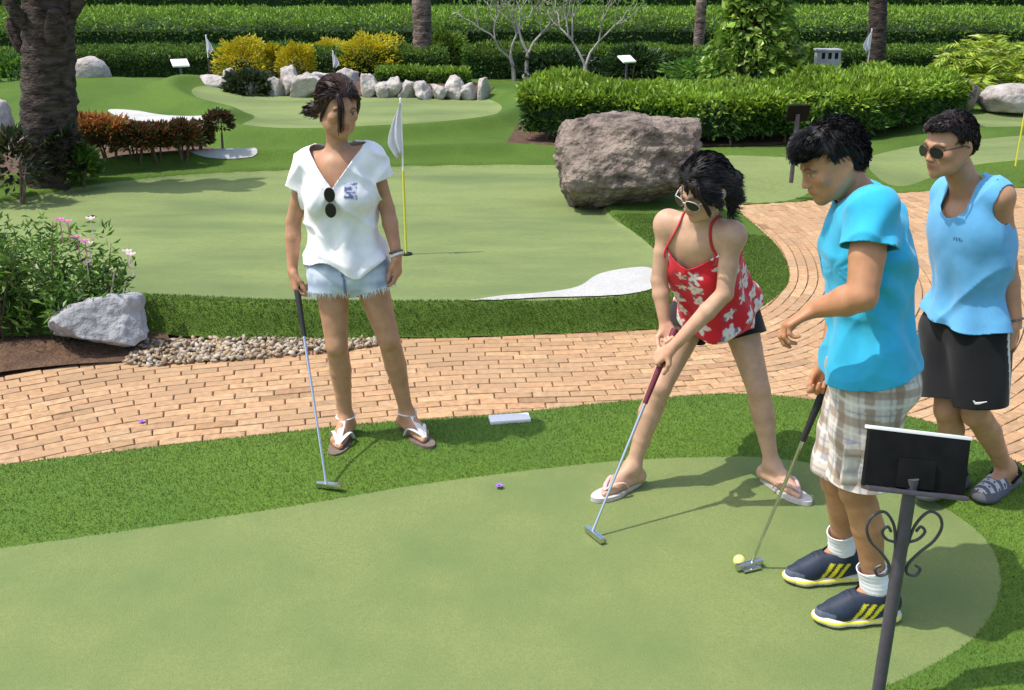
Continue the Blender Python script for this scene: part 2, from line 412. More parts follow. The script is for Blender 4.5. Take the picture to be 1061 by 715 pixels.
def grid_fan(y0, y1, ny, u0, u1, nu):
    ys = np.geomspace(y0, y1, ny); us = np.linspace(u0, u1, nu)
    Y, U = np.meshgrid(ys, us, indexing='ij'); X = U*Y
    i = np.arange(ny-1)[:, None]*nu+np.arange(nu-1)[None, :]; i = i.ravel()
    return X.ravel(), Y.ravel(), np.stack([i, i+1, i+nu+1, i+nu], 1)
def piece(name, X, Y, Z, F, fns, m, dz=0., kind='structure'):
    v = np.stack([X, Y, Z+dz], 1)
    k = [fn(v[:, 0], v[:, 1]) for fn in fns]
    keep = np.ones(len(F), bool)
    for a in k: keep &= (a[F] > 0).any(1)
    Fk = F[keep]; u = np.unique(Fk); mp = np.full(len(v), -1); mp[u] = np.arange(len(u)); v = v[u]; Fk = mp[Fk]
    v, f = clip_multi(v, Fk, [lambda q, fn=fn: fn(q[:, 0], q[:, 1]) for fn in fns])
    return tag(mesh_obj(name, v, f, m), kind=kind)
# far sheet
mb = MB(); mb.add([(-160, -60, -.06), (160, -60, -.06), (160, 260, -.06), (-160, 260, -.06)], [[0, 1, 2, 3]])
tag(mb.build('ground', MATS['lawn']), kind='structure')
# beyond the path
X, Y, F = grid_fan(5.0, 34, 430, -1.0, 1.0, 620)
Z = HM(X, Y)
inA = [lambda x, y: sd(A_nap, x, y)]
piece('lawn', X, Y, Z, F, [lambda x, y: -sd(path, x, y), lambda x, y: -np.max([sd(q, x, y) for q in naps], 0)], MATS['lawn'])
for nm, q, m in (('green', A_nap, 'nap_far'), ('green', B_nap, 'nap_far'), ('green', C_nap, 'nap_far'), ('green', D_nap, 'nap_far'), ('green', E_nap, 'nap_far')):
    piece(nm, X, Y, Z, F, [lambda x, y, q=q: sd(q, x, y)], MATS[m])
for q in sands: piece('sand', X, Y, Z, F, [lambda x, y, q=q: sd(q, x, y)], MATS['sandpaint'], .008)
# the near hole
gx = np.linspace(-4.2, 3.6, 300); gy = np.linspace(.4, 4.9, 210)
YY, XX = np.meshgrid(gy, gx, indexing='ij'); i = (np.arange(209)[:, None]*300+np.arange(299)[None, :]).ravel()
F2 = np.stack([i, i+1, i+301, i+300], 1); X2, Y2 = XX.ravel(), YY.ravel(); Z2 = HN(X2, Y2)
piece('green', X2, Y2, Z2, F2, [lambda x, y: sd(near_nap, x, y)], MATS['nap'])
piece('fringe', X2, Y2, Z2, F2, [lambda x, y: sd(near_out, x, y), lambda x, y: -sd(near_nap, x, y)], MATS['fringe'])
# ---------------------------------------------------------------- turf blades on the fringe and on the bank of the raised green
def blades(name, pts, n_up, ln, wd, cols, seed):
    r = np.random.default_rng(seed); n = len(pts)
    d = n_up+r.normal(size=(n, 3))*.45; d /= np.linalg.norm(d, axis=1)[:, None]
    s = np.cross(d, r.normal(size=(n, 3))); s /= np.linalg.norm(s, axis=1)[:, None]+1e-9
    L = (ln*r.uniform(.6, 1.3, n))[:, None]; W = wd*.5
    v = np.stack([pts-s*W, pts+s*W, pts+d*L], 1).reshape(-1, 3); f = np.arange(3*n).reshape(-1, 3)
    c = np.asarray(cols)[r.integers(0, len(cols), n)]*r.uniform(.75, 1.25, (n, 1))
    return tag(mesh_obj(name, v, f, MATS['blade'], cols=np.repeat(c, 3, 0), smooth=False), kind='stuff')
GC = [(.10, .175, .03), (.125, .215, .030), (.105, .185, .024), (.16, .25, .048), (.13, .18, .032)]
n = 480000; px = rng.uniform(-3.3, 2.9, n); py = rng.uniform(1.6, 4.45, n)
k = (sd(near_out, px, py) > .004) & (sd(near_nap, px, py) < .004) & (np.abs(px)/py < .75); px, py = px[k], py[k]
blades('grass', np.stack([px, py, HN(px, py)-.002], 1), V(0, 0, .8), .0130, .0031, GC, 3)
n = 330000; px = rng.uniform(-3.6, 2.3, n); py = rng.uniform(5.15, 7.8, n)
d_ = -sd(path, px, py); k = (d_ > .002) & (d_ < np.where(px > .8, 1.3, .42)) & (sd(A_nap, px, py) < .0) & ((d_ < .13) | (px > .9) | (rng.uniform(size=n) < .6)); px, py = px[k], py[k]
g0 = np.stack([(HM(px+.01, py)-HM(px-.01, py))/.02, (HM(px, py+.01)-HM(px, py-.01))/.02], 1)
up = np.stack([-g0[:, 0]*.5, -g0[:, 1]*.5, np.ones(len(px))], 1); up /= np.linalg.norm(up, axis=1)[:, None]
blades('grass', np.stack([px, py, HM(px, py)-.002], 1), up, .016, .0055, [(.085, .16, .022), (.13, .215, .03), (.10, .18, .024)], 5)
# ---------------------------------------------------------------- brick path, courses laid parallel to a guide line
mb = MB(); mb.add([(-9, .8, -.012), (14, .8, -.012), (14, 11, -.012), (-9, 11, -.012)], [[0, 1, 2, 3]])
tag(mb.build('path_bed', MATS['mortar']), kind='structure')
guide = smooth_curve([G(*p)[:2] for p in [(-420, 480), (-150, 432), (0, 404), (150, 379), (300, 366), (450, 355), (600, 350), (720, 341), (775, 328), (806, 309), (819, 287), (811, 261), (790, 239), (768, 221), (748, 208), (720, 196)]], 14)
def offset(poly, d):
    t = np.gradient(poly, axis=0); t /= np.linalg.norm(t, axis=1)[:, None]; nrm = np.stack([t[:, 1], -t[:, 0]], 1)
    return poly+nrm*d, nrm
BL, BW, GAP = .19, .066, .006
bv, bf, bc = [], [], []
pal = np.array([(.46, .280, .148), (.48, .300, .160), (.44, .268, .142), (.47, .305, .172), (.41, .255, .140), (.47, .275, .146)])
for row in range(-3, 72):
    d = (row+.5)*BW; q, nrm = offset(guide, d); s = np.concatenate([[0], np.cumsum(np.linalg.norm(np.diff(q, axis=0), axis=1))])
    q = np.stack([q[:, i]+.018*np.sin(s*1.7+row*.05+i) for i in (0, 1)], 1)
    pos = np.arange((row % 2)*.5*BL+rng.uniform(-.02, .02), s[-1]-BL, BL); cx, cy = (np.interp(pos+BL*.5, s, q[:, i]) for i in (0, 1))
    ok = (cx > -3.9) & (cx < 6.5) & (cy > 2.6) & (cy < 10.4); pos, cx, cy = pos[ok], cx[ok], cy[ok]
    ok = (sd(path, cx, cy) > -.1) & (sd(near_out, cx, cy) < .12)
    for pos_ in pos[ok]:
        quad = []; zt = .001+rng.normal()*.0012; tl = rng.normal(size=2)*.006
        for (ss, w) in ((pos_+GAP/2, -1), (pos_+BL-GAP/2, -1), (pos_+BL-GAP/2, 1), (pos_+GAP/2, 1)):
            p = np.array([np.interp(ss, s, q[:, i]) for i in (0, 1)]); nn = nz([np.interp(ss, s, nrm[:, i]) for i in (0, 1)])
            quad.append(p+nn*w*(BW-GAP*.7)/2)
        cen = np.mean(quad, 0); b0 = len(bv)
        for p in quad: bv.append((*p, -.03))
        for p in quad: bv.append((*p, zt-.004))
        for p in quad: bv.append((*(cen+(p-cen)*(1-.05)), zt+(p-cen)@tl))
        o = lambda *a: bf.append([b0+i for i in a])
        o(8, 11, 10, 9)
        for i in range(4):
            j = (i+1) % 4; o(i, i+4, j+4, j); o(i+4, i+8, j+8, j+4)
        c = pal[rng.integers(len(pal))]*rng.uniform(.88, 1.1)*(1 if rng.uniform() > .07 else .72); bc += [c]*12
bfa = np.array(bf)[:, ::-1]
# wedge where the courses run out at the far right: straight courses
tag(mesh_obj('path', np.array(bv), bfa, MATS['brick'], cols=np.array(bc), smooth=False), kind='structure')
# ---------------------------------------------------------------- bed of soil, gravel
bed = smooth_curve(gw([(-420, 520), (-200, 440), (-60, 402), (0, 389), (60, 382), (120, 377), (165, 368), (175, 352), (150, 343), (0, 345), (-200, 345), (-420, 350)]), 6, True)
gx = np.linspace(-6.4, -1.6, 120); gy = np.linspace(3.6, 5.8, 70); YY, XX = np.meshgrid(gy, gx, indexing='ij')
i = (np.arange(69)[:, None]*120+np.arange(119)[None, :]).ravel(); F3 = np.stack([i, i+1, i+121, i+120], 1); x, y = XX.ravel(), YY.ravel()
piece('soil', x, y, .012+.05*sst(0, .5, sd(bed, x, y))+.012*snoise(np.stack([x, y, 0*x], 1), 9), F3, [lambda a, b: sd(bed, a, b)], MATS['soil'])
bed2 = smooth_curve(gw([(-60, 215), (0, 190), (60, 179), (130, 174), (225, 166), (236, 160), (215, 152), (150, 145), (75, 140), (0, 140), (-80, 160)], .2), 6, True)
piece('soil', X, Y, Z, F, [lambda a, b: sd(bed2, a, b)], MATS['soil'], .012)
bed3 = smooth_curve(gw([(538, 152), (640, 158), (700, 156), (800, 150), (900, 138), (975, 126), (975, 112), (850, 112), (700, 118), (560, 125), (530, 140)], .2), 6, True)
piece('soil', X, Y, Z, F, [lambda a, b: sd(bed3, a, b)], MATS['soil'], .012)
bed4 = smooth_curve(gw([(225, 98), (300, 101), (400, 102), (500, 104), (512, 94), (490, 86), (400, 84), (300, 82), (230, 82), (180, 88)], .2), 6, True)
piece('soil', X, Y, Z, F, [lambda a, b: sd(bed4, a, b)], MATS['soil'], .012)
gp = gw([(128, 377), (150, 356), (200, 353), (300, 353), (380, 353), (408, 354), (395, 358), (360, 364), (290, 371), (200, 377), (150, 381)])
n = 6000; px = rng.uniform(-2.6, -.2, n); py = rng.uniform(4.7, 5.6, n); k = sd(gp, px, py) > 0; px, py = px[k][:2600], py[k][:2600]
bm = bmesh.new(); bmesh.ops.create_icosphere(bm, subdivisions=1, radius=1); iv = np.array([q.co[:] for q in bm.verts]); iff = np.array([[q.index for q in f.verts] for f in bm.faces]); bm.free()
gv, gf, gc = [], [], []
gpal = np.array([(.42, .34, .24), (.50, .45, .38), (.30, .23, .16), (.46, .37, .24), (.24, .19, .14), (.55, .51, .45)])
for a, b in zip(px, py):
    s = rng.uniform(.007, .019); rot = Matrix.Rotation(rng.uniform(0, 6), 3, Vector(rng.normal(size=3)).normalized())
    q = (iv*(1+rng.normal(size=(len(iv), 1))*.22)*V(1.3, .9, .65)*s)@np.array(rot); q[:, 2] += s*.4+.004+rng.uniform(0, .012)
    gf.append(iff+len(gv)*len(iv)); gv.append(q+V(a, b, 0)); gc.append(np.repeat((gpal[rng.integers(6)]*V(.9, .84, .76)*rng.uniform(.75, 1.05))[None], len(iv), 0))
tag(mesh_obj('gravel', np.vstack(gv), np.vstack(gf), MATS['pebble'], cols=np.vstack(gc)), kind='stuff')
# ================================================================== ROCKS
def rock(name, label, c, dims, m, seed, group=None, **k):
    c = np.asarray(c, float); v, f = rock_mesh(c+V(0, 0, dims[2]*.5-dims[2]*.12), dims, seed, **k)
    return tag(mesh_obj(name, v, f, MATS[m], origin=c), label, 'rock', group)
# the big brown boulder: wide block, foot narrower and lifted on the right
c = np.array([.98, 8.38, .07]); v, f = rock_mesh((0, 0, 0), (1.34, 1.05, .95), 21, sub=6, rough=.11, boxy=.60, facets=5, fine=.06)
v[:, 2] += .40; s_ = sst(-.5, .65, v[:, 0]); low = 1-sst(-.15, .45, v[:, 2])
v[:, 0] *= 1-.10*low; v[:, 2] += .26*low*s_*sst(-.6, .2, v[:, 0]); v[:, 1] *= 1-.12*low
tag(mesh_obj('boulder', v+c, f, MATS['boulder'], origin=c), 'big rough brown boulder on the raised green behind the red top woman', 'boulder')
c = G(104, 371); c = V(c[0], c[1]+.14, .02)
rock('rock', 'pale grey angular rock beside the gravel and the pink flowering bush', c, (.66, .46, .36), 'rock_grey', 23, sub=5, rough=.10, boxy=.45, facets=12, cut=(.52, .82), rot=.25, fine=.045)
c = G(91, 96, .25); rock('rock', 'round pale boulder on the far lawn right of the dark palm trunk', c, (.80, .6, .66), 'rock_pale', 4, rough=.06, boxy=.2, fine=.03)
c = G(2, 150, .2); rock('rock', 'pale grey rock half cut off at the left edge behind the palm trunk', V(c[0]-.25, c[1], .2), (.85, .6, .62), 'rock_pale', 9, rough=.06, boxy=.6)
c = G(217, 98, .2); rock('rock', 'low rounded rock left of the first yellow shrub', c, (.66, .45, .36), 'rock_pale', 11, rough=.06, boxy=.3)
c = G(985, 116, .2); rock('rock', 'brown grey rock at the right end of the long leafy hedge', c, (.78, .6, .56), 'boulder', 31, rough=.07, boxy=.3, rot=.4)
c = G(1046, 116, .2); rock('rock', 'wide pale flat rock near the right edge under the fern palm', c, (.95, .6, .44), 'rock_pale', 17, rough=.08, boxy=.3)
row = [(243, 99, 20, 30), (262, 100, 26, 24), (286, 101, 24, 26), (303, 100, 22, 36), (319, 102, 30, 32), (330, 96, 26, 30), (362, 94, 26, 26), (384, 102, 20, 30), (396, 103, 17, 24), (408, 103, 18, 26), (422, 103, 20, 22), (440, 104, 24, 21), (456, 104, 22, 20), (470, 104, 20, 26), (484, 104, 22, 22), (500, 104, 16, 26)]
names = ['narrow upright rock left of the dark low shrub', 'dark squat rock under the first yellow shrub', 'grey rock under the gap between the yellow shrubs', 'tall leaning rock left of the standing woman\'s head', 'broad pale rock touching the standing woman\'s hair', 'rock high behind the standing woman\'s head', 'rock peeping out right above the standing woman\'s head', 'tall rock just right of the standing woman\'s head', 'second rock to the right of the woman\'s head', 'pale rock above the tip of the near white flag left side', 'small rock right above the near white flag', 'long low rock in the middle of the rock row', 'rounded low rock under the clipped hedge', 'peaked rock under the right half of the clipped hedge', 'white rock next to last in the rock row', 'last upright rock at the right end of the rock row']
for i, ((x, y, w, h), lb) in enumerate(zip(row, names)):
    c = G(x, y, .2); s = 16.6/FP
    rock('edging_rock', lb, c, (w*s*1.22, w*s*.9, h*s*.98), 'rock_pale', 50+i, 'rocks edging the flower bed', sub=4, rough=.22, boxy=.5, facets=14, cut=(.50, .85), rot=i*.7, fine=.05)
far = [(545, 84, 9, 9, 'first small far rock under the bare trees'), (556, 85, 9, 9, 'second small far rock under the bare trees'), (568, 85, 10, 9, 'third small far rock under the bare trees'), (582, 87, 12, 10, 'widest small far rock above the leafy hedge')]
for i, (x, y, w, h, lb) in enumerate(far):
    c = G(x, y, .2); rock('edging_rock', lb, c, (w*.019, w*.018, h*.022), 'rock_pale', 80+i, 'small rocks under the bare trees', sub=3)
c = G(528, 441, .09)
mb = MB(); mb.box((0, 0, 0), (.185, .075, .018), bev=.005)
a = .16; mb.v = [(c[0]+x*math.cos(a)-y*math.sin(a), c[1]+.03+x*math.sin(a)+y*math.cos(a), z+.110) for x, y, z in mb.v]
tag(mb.build('tee_marker', MATS['white'], origin=c), 'flat white block lying on the turf edge between the two women', 'marker')
# ================================================================== HEDGES, SHRUBS
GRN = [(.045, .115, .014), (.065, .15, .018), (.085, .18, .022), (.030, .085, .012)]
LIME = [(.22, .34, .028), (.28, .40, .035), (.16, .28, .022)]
def hedge(name, label, line, w, h, n, ln, cols, tops, group=None, base=None, stem_n=0, topfrac=.75, seed=1, m='leaf', lump=.06, skirt=.0, cat='hedge', jit=.75):
    line = np.asarray(line, float); r = np.random.default_rng(seed)
    s = np.concatenate([[0], np.cumsum(np.linalg.norm(np.diff(line, axis=0), axis=1))]); T = s[-1]
    zb = base if base is not None else .18
    o0 = V(*line.mean(0), zb); root = empty(name, o0, label, cat, group)
    def at(u, a, z):
        p = np.stack([np.interp(u, s, line[:, i]) for i in (0, 1)], -1); q = np.stack([np.interp(np.minimum(u+.05, T), s, line[:, i])-np.interp(np.maximum(u-.05, 0), s, line[:, i]) for i in (0, 1)], -1)
        q /= np.linalg.norm(q, axis=-1)[..., None]; nn = np.stack([q[..., 1], -q[..., 0]], -1)
        return np.concatenate([p+nn*np.asarray(a)[..., None], np.asarray(z)[..., None]], -1), np.concatenate([nn, 0*nn[..., :1]], -1), np.concatenate([q, 0*q[..., :1]], -1)
    # surface samples: front, top, back, two ends
    areas = np.array([T*h*1.3, T*w, T*h*.35, w*h*.5, w*h*.5]); side = r.choice(5, n, p=areas/areas.sum())
    u = r.uniform(0, T, n); a = r.uniform(-w/2, w/2, n); z = skirt+(h-skirt)*r.uniform(0, 1, n)**.85; dep = np.abs(r.normal(size=n))*.07*h**.5
    a = np.where(side == 0, w/2-dep, np.where(side == 2, -w/2+dep, a)); z = np.where(side == 1, h-dep, z)
    u = np.where(side == 3, dep, np.where(side == 4, T-dep, u))
    P, nn, q = at(u, a, z+zb)
    Nn = np.where((side == 0)[:, None], nn, np.where((side == 2)[:, None], -nn, np.where((side == 3)[:, None], -q, np.where((side == 4)[:, None], q, V(0, 0, 1)))))
    lm = snoise(P, 3.2/(h+.3), seed)[:, None]*lump+snoise(P, 9., seed+3)[:, None]*lump*.5
    rr = np.maximum(np.abs(a)/(w/2)-.6, 0)*np.maximum(z/h-.6, 0)        # round the shoulders
    P = P+Nn*lm-V(0, 0, 1)*(rr*h*.8)[:, None]
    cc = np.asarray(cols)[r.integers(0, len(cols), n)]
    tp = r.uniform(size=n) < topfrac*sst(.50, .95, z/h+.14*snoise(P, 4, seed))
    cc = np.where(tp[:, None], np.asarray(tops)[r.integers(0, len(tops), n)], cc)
    v, f, c = leaves(P, Nn, ln, jit, cc, seed=seed)
    mesh_obj('foliage', v, f, MATS[m], root, smooth=False, cols=c)
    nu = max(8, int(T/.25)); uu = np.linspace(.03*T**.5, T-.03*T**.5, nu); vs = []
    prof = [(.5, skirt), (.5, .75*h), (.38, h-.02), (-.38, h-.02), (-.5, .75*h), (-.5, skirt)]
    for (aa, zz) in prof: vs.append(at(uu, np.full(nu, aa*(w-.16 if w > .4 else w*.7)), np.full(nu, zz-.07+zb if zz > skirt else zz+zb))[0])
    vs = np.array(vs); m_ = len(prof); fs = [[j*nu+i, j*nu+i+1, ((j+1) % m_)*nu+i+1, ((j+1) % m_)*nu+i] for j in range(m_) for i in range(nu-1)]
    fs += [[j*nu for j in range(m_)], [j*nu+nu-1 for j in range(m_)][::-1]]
    mesh_obj('dark_core', vs.reshape(-1, 3), fs, MATS['core'], root, smooth=False)  # solid dark filler added inside the leaves to block see-through, not branches
    for i in range(stem_n):
        p, nn, q = at(np.array([T*(i+.5)/stem_n+r.uniform(-.1, .1)]), np.array([w*.28+r.uniform(-.1, .1)]), np.array([zb-.05])); p = p[0]
        b = MB(); b.tube([p, p+V(r.uniform(-.06, .06), 0, skirt*.6+.05), p+V(r.uniform(-.12, .12), r.uniform(-.05, .05), skirt+.25)], [.016, .013, .008], 6); b.build('stem', MATS['stem'], root)
    return root
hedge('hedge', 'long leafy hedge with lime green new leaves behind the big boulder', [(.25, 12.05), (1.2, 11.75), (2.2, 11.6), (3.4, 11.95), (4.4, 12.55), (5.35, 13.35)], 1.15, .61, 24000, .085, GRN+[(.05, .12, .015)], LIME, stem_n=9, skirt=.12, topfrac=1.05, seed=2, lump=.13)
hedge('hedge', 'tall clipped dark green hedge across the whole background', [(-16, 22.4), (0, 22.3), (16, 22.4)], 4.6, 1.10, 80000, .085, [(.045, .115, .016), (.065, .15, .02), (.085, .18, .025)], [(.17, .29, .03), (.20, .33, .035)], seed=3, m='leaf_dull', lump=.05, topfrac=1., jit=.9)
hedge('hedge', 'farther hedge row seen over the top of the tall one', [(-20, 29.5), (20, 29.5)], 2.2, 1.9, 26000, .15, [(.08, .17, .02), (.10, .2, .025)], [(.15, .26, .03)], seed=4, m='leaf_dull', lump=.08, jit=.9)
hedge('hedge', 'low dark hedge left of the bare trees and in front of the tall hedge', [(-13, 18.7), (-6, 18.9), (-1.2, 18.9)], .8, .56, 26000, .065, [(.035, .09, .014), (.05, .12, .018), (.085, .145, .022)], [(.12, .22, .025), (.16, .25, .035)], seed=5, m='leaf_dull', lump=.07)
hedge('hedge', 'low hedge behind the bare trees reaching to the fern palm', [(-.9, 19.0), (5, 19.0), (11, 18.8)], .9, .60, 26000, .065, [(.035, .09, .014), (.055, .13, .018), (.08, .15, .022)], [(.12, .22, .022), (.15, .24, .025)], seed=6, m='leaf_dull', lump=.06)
hedge('hedge', 'small clipped yellow green hedge above the rock row', [G(392, 88, .2)[:2], G(440, 88, .2)[:2], G(486, 88, .2)[:2]], .45, .30, 3500, .07, [(.07, .15, .02), (.10, .19, .02)], LIME, seed=7, lump=.03)
def shrub(name, label, c, rx, ry, h, n, ln, cols, tops=None, group=None, stems=3, stem_h=0., seed=1, m='leaf', cat='shrub', wid=.5, up=.4, jit=.7, stem_r=.012, lob=.22):
    c = np.asarray(c, float); root = empty(name, c, label, cat, group); r = np.random.default_rng(seed)
    d = r.normal(size=(n, 3)); d /= np.linalg.norm(d, axis=1)[:, None]; d[:, 2] = np.where(d[:, 2] < -.55, -d[:, 2], d[:, 2])
    rad = 1-np.abs(r.normal(size=n))*.22; rad = rad*(1+lob*snoise(d*2.2+seed, 1.6, seed)+lob*.6*snoise(d*5, 1.3, seed+2))
    hh = (h-stem_h)/2; P = c+V(0, 0, stem_h+hh)+d*rad[:, None]*V(rx, ry, hh*1.05); P[:, 2] = np.maximum(P[:, 2], c[2]+.01)
    cc = np.asarray(cols)[r.integers(0, len(cols), n)]
    if tops is not None:
        tp = r.uniform(size=n) < sst(-.2, .8, d[:, 2]+.4*snoise(d*3, 1.2, seed)); cc = np.where(tp[:, None], np.asarray(tops)[r.integers(0, len(tops), n)], cc)
    v, f, k = leaves(P, d, ln, jit, cc, wid=wid, up=up, seed=seed); mesh_obj('foliage', v, f, MATS[m], root, smooth=False, cols=k)
    for i in range(stems):
        a = r.uniform(0, 6.28); e = c+V(math.cos(a)*rx*.5, math.sin(a)*ry*.5, stem_h+hh*1.1); b0 = c+V(math.cos(a)*rx*.12, math.sin(a)*ry*.12, -.05)
        b = MB(); b.tube([b0, (b0*.5+e*.5)+V(0, 0, stem_h*.15), e], [stem_r*1.3, stem_r, stem_r*.5], 6); b.build('stem', MATS['stem'], root)
    return root
YEL = [(.50, .42, .015), (.40, .38, .018), (.58, .46, .015), (.20, .28, .02)]
for i, (x, y, w, h, lb) in enumerate([(254, 90, 48, 42, 'largest rounded yellow shrub left of the standing woman'), (286, 88, 20, 34, 'narrow yellow shrub between the two bigger left ones'), (310, 90, 34, 38, 'yellow and green shrub just left of the standing woman\'s head'), (384, 82, 58, 38, 'wide bright yellow shrub right of the standing woman\'s head'), (342, 78, 40, 30, 'green yellow shrub behind the standing woman\'s head')]):
    c = G(x, y, .2); s = c[1]/FP*1.03
    shrub('shrub', lb, c, w*s*.52, w*s*.4, h*s*1.05, 3000, .055, YEL if i != 4 else [(.10, .19, .02), (.2, .26, .02)], [(.62, .50, .015), (.55, .47, .02), (.48, .45, .02)], 'yellow shrubs in the far bed', stems=2, seed=20+i, lob=.3)
for i, (x, y, w, h, lb, cl) in enumerate([(461, 76, 44, 36, 'spiky yellow green bush beside the middle palm trunk', [(.10, .19, .02), (.16, .24, .03)]), (575, 82, 90, 24, 'dark grey green low bush under the bare trees', [(.025, .055, .018), (.035, .07, .022)]), (655, 84, 60, 30, 'dark bush right of the forked bare tree', [(.03, .07, .018), (.045, .09, .02)]), (12, 98, 60, 34, 'light green bush at the far left edge', [(.07, .17, .02), (.12, .23, .03)]), (830, 88, 60, 38, 'yellow green bush by the grey box', [(.09, .18, .02), (.15, .24, .03)]), (735, 88, 80, 26, 'pale spreading leafy bush left of the vine covered trunk', [(.09, .2, .025), (.14, .27, .04)]), (260, 101, 44, 22, 'low dark shrub between the first edging rocks', [(.03, .06, .02), (.06, .07, .03)])]):
    c = G(x, y, .2); s = c[1]/FP*1.03
    shrub('bush', lb, c, w*s*.52, w*s*.4, h*s, 1300, .10, cl, stems=2, seed=40+i)
RED = [(.18, .055, .025), (.24, .10, .03), (.08, .11, .02), (.06, .12, .02), (.10, .14, .03)]
ORG = [(.48, .17, .05), (.52, .24, .07), (.36, .12, .04), (.26, .18, .04)]
for i, (x, y, w, h, t, lb) in enumerate([(92, 178, 44, 55, True, 'orange leaved croton shrub nearest the dark palm trunk'), (116, 176, 40, 50, True, 'second croton shrub from the palm with orange red leaves'), (142, 175, 38, 43, False, 'dark red croton shrub in the middle of its row'), (166, 173, 38, 42, False, 'dark green croton shrub right of the middle'), (190, 171, 38, 42, False, 'red brown croton shrub next to last in the row'), (207, 167, 30, 36, False, 'small croton shrub at the right end of the row')]):
    c = G(x, y, .2); s = c[1]/FP*1.02
    shrub('croton_shrub', lb, c, w*s*.55, w*s*.5, h*s, 1500, .065, RED, ORG if t else [(.12, .04, .02), (.16, .07, .03), (.05, .07, .02)], 'croton shrubs in a row', stems=5, stem_h=h*s*.36, seed=60+i, wid=.35, stem_r=.010)
c = G(231, 166, .2); shrub('topiary', 'little ball topiary on a single thin stem at the end of the croton row', c, .135, .13, .48, 700, .055, [(.06, .045, .02), (.12, .04, .02), (.03, .05, .015)], stems=1, stem_h=.27, seed=70, stem_r=.011)
for i, (x, y, w, h, lb, cl) in enumerate([(20, 205, 44, 62, 'dark bushy plant left of the palm trunk foot', [(.02, .04, .014), (.05, .03, .018), (.09, .10, .04)]), (66, 192, 36, 56, 'dark plant in front of the palm trunk foot', [(.02, .045, .014), (.07, .09, .03), (.04, .03, .02)]), (84, 190, 30, 34, 'small bright green plant beside the palm trunk foot', [(.07, .15, .02), (.13, .22, .03)])]):
    c = G(x, y, .2); s = c[1]/FP*1.02
    shrub('plant', lb, c, w*s*.55, w*s*.5, h*s, 500, .10, cl, stems=3, seed=80+i, wid=.4)
# flowering bush by the grey rock: long soft leaves, pink heads
c = V(*G(52, 372)[:2], .03); c = V(c[0]-.12, c[1]+.30, .03)
root = empty('flowering_bush', c, 'loose green bush with pink flowers at the left edge above the grey rock', 'bush')
r = np.random.default_rng(90); P, Dn, stems = [], [], []
for i in range(120):
    a = r.uniform(0, 6.28); sp = r.uniform(0, 1)**.6; x0 = c+V(r.uniform(-.75, .42), r.uniform(-.12, .2), 0)
    top = x0+V(math.cos(a)*.22*sp, math.sin(a)*.15*sp, r.uniform(.30, .78)*(1-.35*max(0, x0[0]-c[0])/.42))
    stems.append((x0, top)); t = r.uniform(.12, 1, 60)[:, None]; q = x0+(top-x0)*t+r.normal(size=(60, 3))*.03
    P.append(q); dd = r.normal(size=(60, 3)); dd[:, 2] = dd[:, 2]*.4+.35; Dn.append(dd)
P = np.vstack(P); Dn = np.vstack(Dn); Dn /= np.linalg.norm(Dn, axis=1)[:, None]
v, f, k = leaves(P, Dn, .062, .3, [(.10, .21, .028), (.15, .28, .04), (.22, .36, .065), (.06, .14, .022)], wid=.28, up=.1, seed=91)
mesh_obj('foliage', v, f, MATS['leaf'], root, smooth=False, cols=k)
b = MB()
for x0, tp in stems[:60]: b.tube([x0, (x0+tp)/2+V(0, 0, .02), tp], [.005, .004, .002], 5)
mesh_obj('stem', b.v, b.f, MATS['stem'], root)['kind'] = 'stuff'
mat('petal', (.75, .26, .50), (.62, .18, .42), rough=.6, scale=30, transl=.3); mat('petal_pale', (.80, .58, .66), (.85, .72, .76), rough=.6, scale=30, transl=.3)
for i, (x, y, m) in enumerate([(62, 229, 0), (70, 231, 0), (80, 247, 0), (88, 251, 0), (92, 254, 1), (132, 262, 1), (136, 265, 1), (94, 228, 1), (18, 283, 1), (90, 273, 1)]):
    p = D(x, y, c[1]-.02+.03*(i % 3)); b = MB()
    for q in range(7):
        a = q*.9; d = V(math.cos(a), math.sin(a)*.7, .55); sd_ = nz(np.cross(d, (0, 0, 1))); e = p+d*.022
        b.add([p, e+sd_*.010, p+d*.034, e-sd_*.010], [[0, 1, 2, 3]])
    b.tube([p-V(0, 0, .12), p], .003, 5); mesh_obj('flower', b.v, b.f, MATS['petal' if not m else 'petal_pale'], root, smooth=False)
for (x, y) in ((126, 318), (115, 305)):
    p = c+V(.36+(x-115)*.006, -.05, 0); b = MB(); b.tube([p, p+V(.0, 0, .12), D(x+4, y-25, c[1]-.05)], [.008, .006, .004], 6); b.build('bare_stem', MATS['bark_pale'], root)
